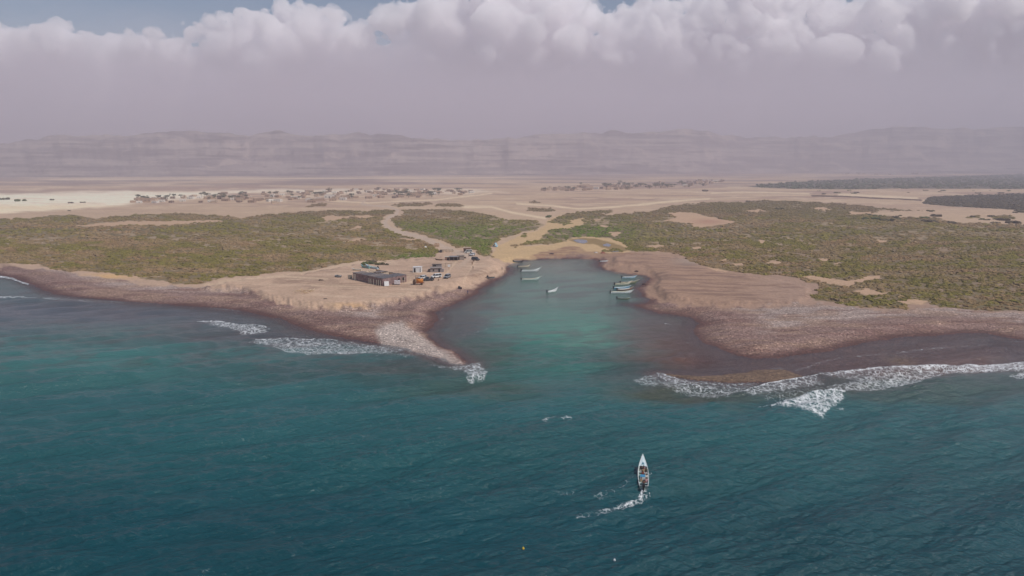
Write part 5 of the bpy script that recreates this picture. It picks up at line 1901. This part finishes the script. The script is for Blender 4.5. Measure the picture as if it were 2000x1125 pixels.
STONE_SHADE = stone_mat((140, 116, 112))  # shade of the shed's near walls put into the stone colour
STONE_L = stone_mat((200, 180, 158))  # pale stone; also paints sunlight onto the shed's back walls and partitions
MUD_M = stone_mat((198, 168, 142), "mud_wall")


def long_shed():
    A = hit(690.5, 546)
    Bc = hit(748, 558.5)
    Cc = hit(793.5, 551)
    o = empty("long_shed", (Bc.x, Bc.y, Bc.z))
    tag(o, "long low stone fish shed with patched flat grey roof on the spit", "shed")
    a = Vector((A.x - Bc.x, A.y - Bc.y, 0))
    c = Vector((Cc.x - Bc.x, Cc.y - Bc.y, 0))
    z = Vector((0, 0, 0))
    d = a + c
    h = 3.0
    th = 0.35
    La, Lc = a.length, c.length
    # long front wall with its doorways, right-hand wall, back walls
    m = MB()
    wall_slab(m, z, a, h, th, [(1.6, 2.5, -0.4, 2.0), (4.4, 5.2, -0.4, 2.0), (6.8, 7.4, 1.0, 2.0), (9.5, 10.1, 1.2, 2.0), (12.0, 12.6, 1.2, 2.0), (15.0, 15.5, 1.3, 2.0)])
    m.build("wall", STONE_SHADE, o)
    ah, ch = a.normalized(), c.normalized()
    m = MB()
    wall_slab(m, z + ch * 0.2, c, h, th, [(Lc * 0.62, Lc * 0.70, 1.2, 2.1), (Lc * 0.80, Lc * 0.88, 0.9, 2.2)])
    m.build("wall", STONE_SHADE, o)
    m = MB()
    wall_slab(m, c + ah * 0.2, d, h + 0.02, th)
    m.build("wall", STONE_L, o)
    m = MB()
    wall_slab(m, a + ch * 0.2, d - ch * 0.2, h - 0.04, th)
    m.build("wall", STONE_L, o)
    for k, f in enumerate((0.30, 0.55, 0.78)):
        m = MB()
        wall_slab(m, a * f + ch * 0.2, a * f + c - ch * 0.2, h - 0.12, 0.25)
        m.build("partition", STONE_L, o)
    an = math.atan2(a.y, a.x)

    def roof(f0, f1, g0, g1, mat, dz):
        q = [a * f + c * g for f, g in ((f0, g0), (f1, g0), (f1, g1), (f0, g1))]
        mm = MB()
        mm.add([(p.x, p.y, h + dz) for p in q] + [(p.x, p.y, h + dz + 0.10) for p in q], [(0, 3, 2, 1), (4, 5, 6, 7), (0, 1, 5, 4), (1, 2, 6, 5), (2, 3, 7, 6), (3, 0, 4, 7)])
        mm.build("roof", mat, o)
    r1 = paint((104, 100, 102), 0.9, 0.4, 0.9, name="old_roofing")
    r2 = paint((126, 116, 112), 0.9, 0.4, 0.9, name="old_roofing")
    roof(-0.01, 0.27, -0.02, 1.02, r1, 0.01)
    roof(0.285, 0.52, -0.02, 0.62, r2, 0.012)
    roof(0.54, 0.76, 0.0, 0.45, r1, 0.012)
    roof(0.80, 1.01, -0.02, 0.40, r2, 0.014)
    roof(0.62, 0.76, 0.55, 0.95, r2, 0.016)
    cm = MB()
    for s in (0.6, 2.05, 3.5, 5.7, 7.6, 9.0):
        p = ah * s + Vector((ch.x, ch.y, 0)) * -0.9
        cm2 = MB().tube((p.x, p.y, -0.4), (p.x, p.y, 2.3), 0.11, 0.10, 8)
        cm2.build("post", CANVAS, o)
    pl = a - ah * 1.6 - ch * 0.35
    MB().box((pl.x, pl.y, 1.3), (1.4, 0.3, 2.6), an).build("white_patch", paint((198, 186, 172), 0.9, 0.2, 1.5, name="plaster"), o)
    for s in (0.0, 1.0):
        p = c * (0.80 + 0.1 * s) + Vector((ah.x, ah.y, 0)) * -0.3
        MB().box((p.x, p.y, 1.2), (0.16, 0.16, 2.4), an).build("door_frame", CANVAS, o)
    return o


long_shed()


def screen_wall():
    o = empty("windbreak")
    tag(o, "grey reed windbreak standing at the long shed's left end", "windbreak")
    MB().box((0, 0, 0.9), (1.9, 0.08, 1.8)).build("panel", paint((150, 140, 128), 0.95, 0.35, 5.0, name="reed"), o)
    for x in (-0.9, 0, 0.9):
        MB().tube((x, -0.08, -0.3), (x, -0.08, 2.0), 0.05, n=6).build("post", WOOD_D, o)
    place(o, 684, 545, 0.15)


screen_wall()


def panel_box(name, label, cat, u, v, size, rz, mat, tilt=0.0, door=None, legs=True, dz=0.0):
    o = empty(name)
    tag(o, label, cat)
    MB().box((0, 0, size[2] / 2), size).build("shell", mat, o, bevel=0.04)
    if door:
        x, w, hh = door
        MB().box((x, -size[1] / 2 - 0.004, hh / 2 + 0.1), (w, 0.02, hh)).build("door", DARK, o)
    p = place(o, u, v, rz)
    o.location.z += dz
    o.rotation_euler = (tilt, 0, rz)
    return o


q = panel_box("ice_chest", "white tilted ice chest at the near corner of the long shed", "ice chest", 755, 558.5, (1.9, 1.3, 1.9), 0.35, WHITE, -0.22, dz=-0.05)
MB().box((0, 0, 1.935), (1.96, 1.36, 0.07)).build("lid", WHITE, q, bevel=0.02)
q = panel_box("water_tank", "white square water tank on runners against the shed's right wall", "water tank", 776, 556, (2.3, 1.6, 1.5), 0.05, paint((206, 200, 202), 0.5, 0.15, 1.5, name="white_paint"), 0.0, dz=0.3)
for s in (-1, 1):
    MB().box((s * 0.8, 0, -0.2), (0.2, 1.5, 0.4)).build("runner", WOOD_D, q)
MB().tube((0.0, 0.0, 1.5), (0.0, 0.0, 1.66), 0.26, n=12).build("lid", BLACK, q)


def cabin():
    o = empty("white_cabin")
    tag(o, "small white cabin with dark doorway standing alone on the sand", "cabin")
    MB().box((0, 0, 1.25), (3.9, 2.6, 2.5)).build("wall", WHITE, o, bevel=0.03)
    MB().box((0, 0, 2.53), (4.2, 2.9, 0.12), ry=-0.04).build("roof", WHITE, o, bevel=0.02)
    MB().box((-1.05, -1.305, 1.05), (0.85, 0.03, 1.9)).build("door", DARK, o)
    MB().box((1.55, -1.31, 1.1), (0.5, 0.03, 1.7)).build("shade_strip", paint((150, 150, 152), 0.6, 0.2, 2.0, name="shade_grey"), o)  # grey strip painted in for the shading at the front's right
    place(o, 815.5, 531.5, -0.06)


cabin()


def shack():
    o = empty("plank_hut")
    tag(o, "grey plank hut with higher back part, right of the white cabin", "hut")
    pk = paint((156, 146, 142), 0.9, 0.4, 5.0, name="weathered_plank")
    pd = paint((116, 104, 98), 0.9, 0.4, 5.0, name="weathered_plank")
    MB().box((0, 0, 1.05), (5.2, 2.6, 2.1)).build("wall", pk, o)
    MB().box((0.3, 2.0, 1.65), (4.2, 2.2, 3.3)).build("wall", pk, o)
    MB().box((0, -0.15, 2.15), (5.6, 3.0, 0.09), rx=0.06).build("roof", pk, o)
    MB().box((0.2, 2.0, 3.36), (4.6, 2.6, 0.10), rx=-0.06).build("roof", pd, o)
    MB().box((-0.9, 0.885, 2.72), (1.6, 0.03, 0.6)).build("window", DARK, o)
    MB().box((1.5, -1.305, 0.9), (0.75, 0.03, 1.7)).build("door", DARK, o)
    MB().box((-1.2, -1.305, 0.95), (0.6, 0.03, 0.9)).build("window", DARK, o)
    MB().box((-3.1, 0.2, 0.65), (1.3, 2.0, 1.3)).build("lean_to", pd, o)
    MB().box((3.05, 0.1, 0.7), (1.0, 2.0, 1.4)).build("lean_to", pk, o)
    place(o, 852, 531, 0.02)


shack()


def sign_board():
    o = empty("notice_board")
    tag(o, "white square notice board on a post, right of the plank hut", "notice board")
    MB().tube((0, 0, -0.3), (0, 0, 2.6), 0.07).build("post", RUST, o)
    MB().box((0, -0.09, 2.2), (1.15, 0.06, 1.1)).build("board", WHITE, o)
    place(o, 877, 528, 0.1)
    f = empty("drying_rack")
    tag(f, "thin pole drying rack behind the white notice board", "rack")
    m = MB()
    for x in (-1.4, 1.4):
        MB().tube((x, 0, -0.3), (x, 0, 2.0), 0.06).build("post", WOOD_D, f)
    MB().tube((-1.7, 0, 1.9), (1.7, 0, 1.9), 0.05).build("rail", WOOD_D, f)
    place(f, 875.5, 521.5, 0.1)


sign_board()


def stalls():
    o = empty("fishermen_shelter")
    tag(o, "open-fronted plank shelter with two dark bays beside the road", "shelter")
    pk = paint((158, 144, 132), 0.9, 0.4, 5.0, name="weathered_plank")
    MB().box((0, 1.3, 1.0), (4.4, 0.15, 2.0)).build("wall", WOOD_D, o)
    for x in (-2.15, 0.0, 2.15):
        MB().box((x, 0.1, 1.0), (0.14, 2.4, 2.0)).build("partition", pk, o)
    MB().box((0, 0.1, 2.08), (4.8, 2.9, 0.10), rx=0.08).build("roof", paint((140, 138, 140), 0.8, 0.35, 1.5, name="sheet_roof"), o)
    place(o, 886.5, 508.5, 0.05)
    o = empty("plank_shed")
    tag(o, "grey-brown plank shed joined to the right of the open shelter", "shed")
    MB().box((0, 0, 1.1), (3.6, 2.4, 2.2)).build("wall", pk, o)
    MB().box((0, 0, 2.26), (4.0, 2.8, 0.1), rx=0.07).build("roof", paint((136, 124, 112), 0.9, 0.35, 1.5, name="old_roofing"), o)
    MB().box((-1.0, -1.205, 0.95), (0.8, 0.03, 1.6)).build("door", DARK, o)
    place(o, 899.5, 507.5, 0.12)
    o = empty("plank_shed")
    tag(o, "low reddish hut at the left end of the shelters by the road", "hut")
    MB().box((0, 0, 0.85), (2.4, 2.0, 1.7)).build("wall", paint((150, 116, 100), 0.9, 0.35, 4.0, name="weathered_plank"), o)
    MB().box((0, 0, 1.75), (2.7, 2.3, 0.1), rx=0.06).build("roof", CANVAS, o)
    MB().box((0.3, -1.005, 0.75), (0.7, 0.03, 1.3)).build("door", DARK, o)
    place(o, 874, 507.8, 0.0)
    o = link("net_heap", lump(3), paint((92, 82, 74), 0.95, 0.4, 5.0, name="fishing_net"))
    o.scale = (1.0, 0.8, 1.0)
    tag(o, "heap of dark nets between the plank shed and the parked cars", "heap")
    place(o, 908, 504.5)
    # hut behind the van
    o = empty("brick_hut")
    tag(o, "brown flat-roofed hut with black doorway behind the white van", "hut")
    MB().box((0, 0, 1.4), (4.3, 3.0, 2.8)).build("wall", paint((146, 118, 102), 0.9, 0.3, 1.5, name="mud_plaster"), o)
    MB().box((0, 0, 2.86), (4.6, 3.3, 0.14)).build("roof", STONE_L, o)
    MB().box((-1.3, -1.505, 1.1), (0.85, 0.03, 2.1)).build("door", DARK, o)
    place(o, 912.5, 492.5, 0.0)
    # ruins above the road
    o = empty("mud_ruin")
    tag(o, "roofless pale mud hut in the scrub left of the road", "ruin")
    for (p, q) in (((-1.5, -1.2), (1.5, -1.2)), ((1.5, -1.0), (1.5, 1.4)), ((-1.5, 1.4), (1.3, 1.4)), ((-1.5, -1.0), (-1.5, 1.2))):
        m = MB()
        wall_slab(m, (*p, 0), (*q, 0), 2.2, 0.3, [(1.0, 1.8, -0.4, 1.7)] if p[1] == -1.2 and p[0] < 0 else [])
        m.build("wall", MUD_M, o)
    place(o, 853, 482, 0.05)
    o = empty("walled_yard")
    tag(o, "low pale stone walled yard beside the road, dark drum at its left corner", "yard")
    for (p, q) in (((-4.2, -2.0), (4.2, -2.0)), ((4.2, -1.7), (4.2, 2.6)), ((-4.2, 2.6), (3.9, 2.6)), ((-4.2, -1.7), (-4.2, 2.3))):
        m = MB()
        wall_slab(m, (*p, 0), (*q, 0), 1.3, 0.35)
        m.build("wall", STONE_L, o)
    place(o, 872, 492, 0.0)
    o = MB().tube((0, 0, -0.2), (0, 0, 1.5), 0.75, n=16).tube((0, 0, 1.5), (0, 0, 1.56), 0.79, n=16).build("drum", paint((70, 66, 66), 0.7, 0.3, 2.0, name="dark_drum"))
    tag(o, "big dark drum at the left corner of the pale walled yard", "drum")
    place(o, 861.5, 493.2)
    o = MB().box((0, 0, 0.25), (1.9, 1.3, 0.5), top=(0.7, 0.6)).box((0.1, 0, 0.55), (1.2, 0.8, 0.25), top=(0.5, 0.4)).build("tarpaulin", WHITE, None, bevel=0.08)
    tag(o, "white tarpaulin heap lying in the scrub left of the mud ruin", "tarpaulin")
    place(o, 831, 483, 0.3)


stalls()


def tent():
    o = empty("tent")
    tag(o, "blue and white A-shaped tent at the scrub edge by the golden sand", "tent")
    m = MB()
    m.add([(-1.3, -1.5, 0), (-1.3, 1.5, 0), (0, 1.5, 2.4), (0, -1.5, 2.4), (1.3, -1.5, 0), (1.3, 1.5, 0), (-1.25, -1.5, 0), (-1.25, 1.5, 0), (0, 1.5, 2.35), (0, -1.5, 2.35), (1.25, -1.5, 0), (1.25, 1.5, 0)],
          [(0, 3, 2, 1), (3, 4, 5, 2), (6, 7, 8, 9), (9, 8, 11, 10), (0, 6, 9, 3), (3, 9, 10, 4), (1, 2, 8, 7), (2, 5, 11, 8)])
    m.build("canopy", paint((150, 186, 200), 0.7, 0.2, 1.5, name="tent_cloth"), o)
    p = MB()
    for y in (-1.52, 1.52):
        for s in (-1, 1):
            p.tube((s * 1.35, y, 0), (0, y, 2.48), 0.05, n=6)
    p.build("pole", WHITE, o)
    MB().box((0.9, -2.0, 0.3), (1.2, 0.8, 0.6)).build("groundsheet", paint((120, 170, 190), 0.7, 0.2, 1.5, name="tent_cloth"), o, bevel=0.05)
    place(o, 967.5, 481.5, -0.3)


tent()

# drums by the pebbles, planks, debris
for (u, v, c, r, lab) in ((897, 564, (48, 52, 62), 0.50, "dark blue drum standing at the top of the pebbles"), (900.5, 564.5, (66, 44, 42), 0.36, "small dark red drum beside the dark blue one at the pebbles")):
    o = MB().tube((0, 0, -0.05), (0, 0, r * 2.1), r, n=14).tube((0, 0, r * 0.7), (0, 0, r * 0.76), r * 1.05, n=14).tube((0, 0, r * 1.4), (0, 0, r * 1.46), r * 1.05, n=14).build("drum", paint(c, 0.5, 0.25, 3.0, name="plastic_drum"))
    tag(o, lab, "drum")
    place(o, u, v)


def plank_heap():
    o = empty("timber_heap")
    tag(o, "heap of pale loose timber frames on the sand above the shingle", "timber heap")
    R = random.Random(9)
    for k in range(26):
        x, y = R.uniform(-3.2, 3.2), R.uniform(-3.5, 3.5)
        a = R.choice((0.05, 0.1, 1.5, 1.65)) + R.uniform(-0.25, 0.25)
        L = R.uniform(1.2, 3.4)
        z = R.uniform(0.1, 0.75)
        MB().box((0, 0, 0), (L, 0.16, 0.10), ry=R.uniform(-0.15, 0.15)).build("plank", paint(R.choice(((206, 178, 140), (190, 160, 122), (216, 194, 160))), 0.9, 0.25, 3.0, name="bare_wood"), o)
        b = [c for c in children(o)][-1]
        b.location = (x, y, z)
        b.rotation_euler = (0, 0, a)
    place(o, 594, 571, 0.05)


plank_heap()
for (u, v, s, c, lab) in ((627, 548, 1.0, (112, 96, 82), "brown heap of debris on the sand left of the grey boat"), (1078, 496.5, 1.3, (92, 76, 74), "dark wreck of planks lying in the muddy wash at the inlet head"), (1164, 494, 1.0, (190, 180, 172), "pale heap of nets on the bank at the inlet head"), (1178, 494.5, 1.3, (150, 92, 76), "reddish heap of gear right of the pale nets at the inlet head"),
                          (1243, 530.5, 0.9, (84, 64, 58), "dark stump of wreckage on the bank behind the close row of boats"), (1261, 556, 1.2, (100, 78, 72), "dark leaning wreckage at the waterline right of the close row of boats"), (635, 584, 0.6, (120, 106, 92), "small dark lump on the sand slope below the timber heap")):
    o = link("debris_heap", lump(int(u)), paint(c, 0.95, 0.4, 3.0, name="debris"))
    o.scale = (1.5 * s, 0.9 * s, 0.75 * s)
    tag(o, lab, "heap")
    place(o, u, v)


# ---- ponds behind the inlet
def pond(pts, lab):
    W = [hit(u, v) for u, v in pts]
    z = max(w.z for w in W) + 0.06
    cx = sum(w.x for w in W) / len(W)
    cy = sum(w.y for w in W) / len(W)
    V = [(cx, cy, z)]
    n = 48
    P2 = [(w.x, w.y) for w in W]
    for i in range(n):
        t = i / n * len(P2)
        k = int(t)
        f = t - k
        a, b = P2[k % len(P2)], P2[(k + 1) % len(P2)]
        f = f * f * (3 - 2 * f)
        V.append((a[0] + (b[0] - a[0]) * f, a[1] + (b[1] - a[1]) * f, z))
    me = bpy.data.meshes.new("pond")
    me.from_pydata(V, [], [(0, 1 + i, 1 + (i + 1) % n) for i in range(n)])
    t = NT("pond_water")
    nz = t.noise(t.pos(), 0.8, 3.0, 0.6).outputs[0]
    o = link("pond", me, t.done(t.bsdf(t.mix(nz, tuple(lin((66, 82, 96))), tuple(lin((92, 106, 120)))), 0.15, 0.5, t.bump(nz, 0.3, 0.1)).outputs[0]))
    tag(o, kind="structure")


pond([(1119, 469), (1130, 467.5), (1146, 469), (1148, 473), (1140, 476), (1128, 474)], "")
pond([(1177, 478), (1186, 475.5), (1194, 478.5), (1190, 482), (1180, 481)], "")
pond([(1188, 490.5), (1206, 489.5), (1214, 491), (1196, 492.5)], "")


# ------------------------------------------------------------------ the far villages
def house_mesh(w, d, h, wall, extra, seed, roofc):
    R = random.Random(seed)
    m = MB()
    m.box((0, 0, h / 2 - 0.2), (w, d, h + 0.4))
    # parapet
    for (cx, cy, sx, sy) in ((0, -d / 2 + 0.12, w, 0.24), (0, d / 2 - 0.12, w, 0.24), (-w / 2 + 0.12, 0, 0.24, d - 0.48), (w / 2 - 0.12, 0, 0.24, d - 0.48)):
        m.box((cx, cy, h + 0.28), (sx, sy, 0.56))
    m.box((0, 0, h + 0.02), (w - 0.5, d - 0.5, 0.04), mi=2)
    n = max(2, int(w / 3))
    for k in range(n):
        x = -w / 2 + w * (k + 0.5) / n
        if k == n // 2:
            m.box((x, -d / 2 - 0.004, 1.05), (1.1, 0.04, 2.1), mi=1)
        else:
            m.box((x, -d / 2 - 0.004, 1.6), (0.9, 0.04, 1.1), mi=1)
        m.box((x, d / 2 + 0.004, 1.6), (0.9, 0.04, 1.1), mi=1)
    m.box((w / 2 + 0.004, 0, 1.6), (0.04, 0.9, 1.1), mi=1)
    m.box((-w / 2 - 0.004, 0, 1.6), (0.04, 0.9, 1.1), mi=1)
    if extra == 1:      # upper room
        m.box((w * 0.2, d * 0.1, h + 1.35), (w * 0.45, d * 0.6, 2.7))
        m.box((w * 0.2, d * 0.1 - d * 0.3 - 0.004, h + 1.3), (0.8, 0.04, 1.1), mi=1)
    if extra == 2:      # yard wall
        for (cx, cy, sx, sy) in ((0, -d / 2 - 6, w + 4, 0.3), (-w / 2 - 1.85, -d / 2 - 2.9, 0.3, 5.9), (w / 2 + 1.85, -d / 2 - 2.9, 0.3, 5.9)):
            m.box((cx, cy, 0.8), (sx, sy, 2.2))
    return m.mesh("house", [wall, DARK, roofc])


HW = [paint(c, 0.95, 0.2, 0.4, name="house_plaster") for c in ((184, 158, 136), (164, 140, 122), (192, 170, 148), (146, 126, 112), (222, 216, 206), (174, 150, 130))]
HR = paint((160, 140, 124), 0.95, 0.25, 0.5, name="flat_roof")
HKIND = [(9, 7, 3.2, 0, 0, "tan flat-roofed house"), (12, 8, 3.4, 1, 0, "brown flat-roofed house"), (8, 6, 3.0, 2, 1, "pale house with an upper room"), (14, 8, 3.4, 0, 2, "tan house with a walled yard"),
         (7, 6, 3.0, 3, 0, "small dark brown house"), (11, 8, 3.6, 5, 1, "tan house with an upper room"), (9, 7, 3.2, 2, 2, "pale house with a walled yard"), (10, 7, 3.4, 4, 0, "whitewashed flat-roofed house")]
HMESH = [house_mesh(w, d, h, HW[wi], ex, i, HR) for i, (w, d, h, wi, ex, _) in enumerate(HKIND)]


def tree_meshes():
    out = []
    for k in range(4):
        R = np.random.default_rng(300 + k)
        V, Fc, C, b = [], [], [], 0
        for q in range(16):
            T = B2[R.integers(0, len(B2))]
            off = np.array([R.normal(0, 1.5), R.normal(0, 1.5), 3.1 + R.random() * 1.7])
            s = 0.8 + 0.7 * R.random()
            V.append(T * np.array([s, s, s * 0.9]) + off)
            Fc.append(BF2 + b)
            C.append(np.tile(lin((92, 94, 76)), (len(T), 1)) * (0.65 + 0.7 * R.random((len(T), 1))))
            b += len(T)
        me = raw_mesh("crown", np.concatenate(V), np.concatenate(Fc), False)
        set_col(me, "Col", np.concatenate(C))
        me.materials.append(LEAF)
        m = MB()
        m.tube((0, 0, -0.3), (0.1, 0, 1.6), 0.26, 0.19, 7)
        for a in range(4):
            t = a * 1.57 + k
            m.tube((0.1, 0, 1.5), (1.2 * math.cos(t), 1.2 * math.sin(t), 3.0), 0.14, 0.06, 6)
        out.append((me, m.mesh("trunk", WOOD_D, True)))
    return out


TREES = tree_meshes()


def village(poly, n_house, n_tree, where, ang, sc=1.0, tree_spots=(), min_d=13.0, seed=1):
    R = random.Random(seed)
    us = [p[0] for p in poly]
    vs = [p[1] for p in poly]
    placed = []
    tries = 0
    nh = 0
    mid = (min(us) + max(us)) / 2
    pa = np.array(poly, float)
    while nh < n_house and tries < 6000:
        tries += 1
        u, v = R.uniform(min(us), max(us)), R.uniform(min(vs), max(vs))
        if sdf(pa, np.array([u]), np.array([v]))[0] < 0:
            continue
        p = hit(u, v)
        if any((p.x - q[0]) ** 2 + (p.y - q[1]) ** 2 < min_d ** 2 for q in placed):
            continue
        placed.append((p.x, p.y))
        k = R.choice((0, 0, 1, 1, 2, 3, 4, 4, 5, 6, 7) if nh % 17 else (7,))
        o = link("house", HMESH[k])
        o.location = p
        o.rotation_euler = (0, 0, ang + R.gauss(0, 0.35))
        s = sc * R.uniform(0.85, 1.15)
        o.scale = (s, s, s)
        part = "left half" if u < mid else "right half"
        tag(o, "%s in the %s of %s" % (HKIND[k][5], part, where), "house", "houses of " + where)
        nh += 1
    spots = list(tree_spots)
    nt = 0
    tries = 0
    while nt < n_tree and tries < 4000:
        tries += 1
        if spots and R.random() < 0.6:
            su, sv, ru = R.choice(spots)
            u, v = su + R.gauss(0, ru), sv + R.gauss(0, 1.0)
        else:
            u, v = R.uniform(min(us), max(us)), R.uniform(min(vs), max(vs))
        if sdf(pa, np.array([u]), np.array([v]))[0] < -2:
            continue
        p = hit(u, v)
        if any((p.x - q[0]) ** 2 + (p.y - q[1]) ** 2 < 25 for q in placed):
            continue
        placed.append((p.x, p.y))
        k = R.randrange(4)
        e = empty("tree", p, R.random() * 6.28)
        s = R.uniform(0.75, 1.6) * sc
        e.scale = (s * 1.15, s * 1.15, s)
        link("crown", TREES[k][0], None, e)
        link("trunk", TREES[k][1], None, e)
        part = "left half" if u < mid else "right half"
        tag(e, "dark spreading tree among the houses in the %s of %s" % (part, where), "tree", "trees of " + where)
        nt += 1


village([(262, 391), (300, 387), (350, 386), (400, 379), (480, 377), (560, 375), (640, 371), (760, 370), (880, 371), (935, 375), (920, 380), (860, 385), (780, 387), (700, 392), (620, 396), (540, 397), (440, 397), (340, 397), (262, 397)], 165, 92,
        "the near village", 0.15, 0.84, [(272, 391, 3), (285, 391, 4), (315, 389, 6), (330, 390, 6), (395, 384, 4), (420, 387, 5), (445, 389, 5), (470, 381, 3), (530, 382, 6), (575, 385, 6), (620, 382, 3), (663, 380, 3), (685, 387, 2), (770, 378, 3), (788, 379, 7), (765, 383, 5), (828, 380, 4), (840, 373, 6), (855, 373, 3), (895, 373, 4), (740, 371, 10)], seed=21)
village([(1050, 372), (1100, 367), (1160, 362), (1250, 359), (1320, 357), (1390, 352), (1416, 353), (1395, 361), (1320, 368), (1200, 371), (1100, 374)], 85, 70,
        "the farther village", 0.0, 1.05, [(1185, 365, 4), (1218, 364, 5), (1250, 365, 5), (1290, 364, 6), (1312, 365, 4), (1330, 360, 4)], 16.0, seed=22)
village([(1620, 340), (1700, 337), (1780, 335.5), (1900, 335), (1925, 338), (1800, 340.5), (1700, 342)], 45, 0, "the hazy mountain-foot settlement", 0.0, 1.3, (), 40.0, seed=23)
for (u, v, s, k, lab) in ((645, 387, 1.6, 7, "large whitewashed house at the near village's front"), (576, 388, 1.1, 7, "whitewashed house at the front edge of the near village beside dark trees"), (1397, 355.5, 1.9, 7, "bright white building alone right of the farther village"), (1365, 358, 2.4, 2, "large pale building at the right end of the farther village"), (284, 394, 1.5, 3, "long tan house under trees at the near village's left end"), (1826, 334.5, 3.4, 7, "tiny bright white building under the hazy mountains")):
    p = hit(u, v)
    o = link("house", HMESH[k])
    o.location = p
    o.rotation_euler = (0, 0, 0.05)
    o.scale = (s, s, s * 0.85)
    tag(o, lab, "house")
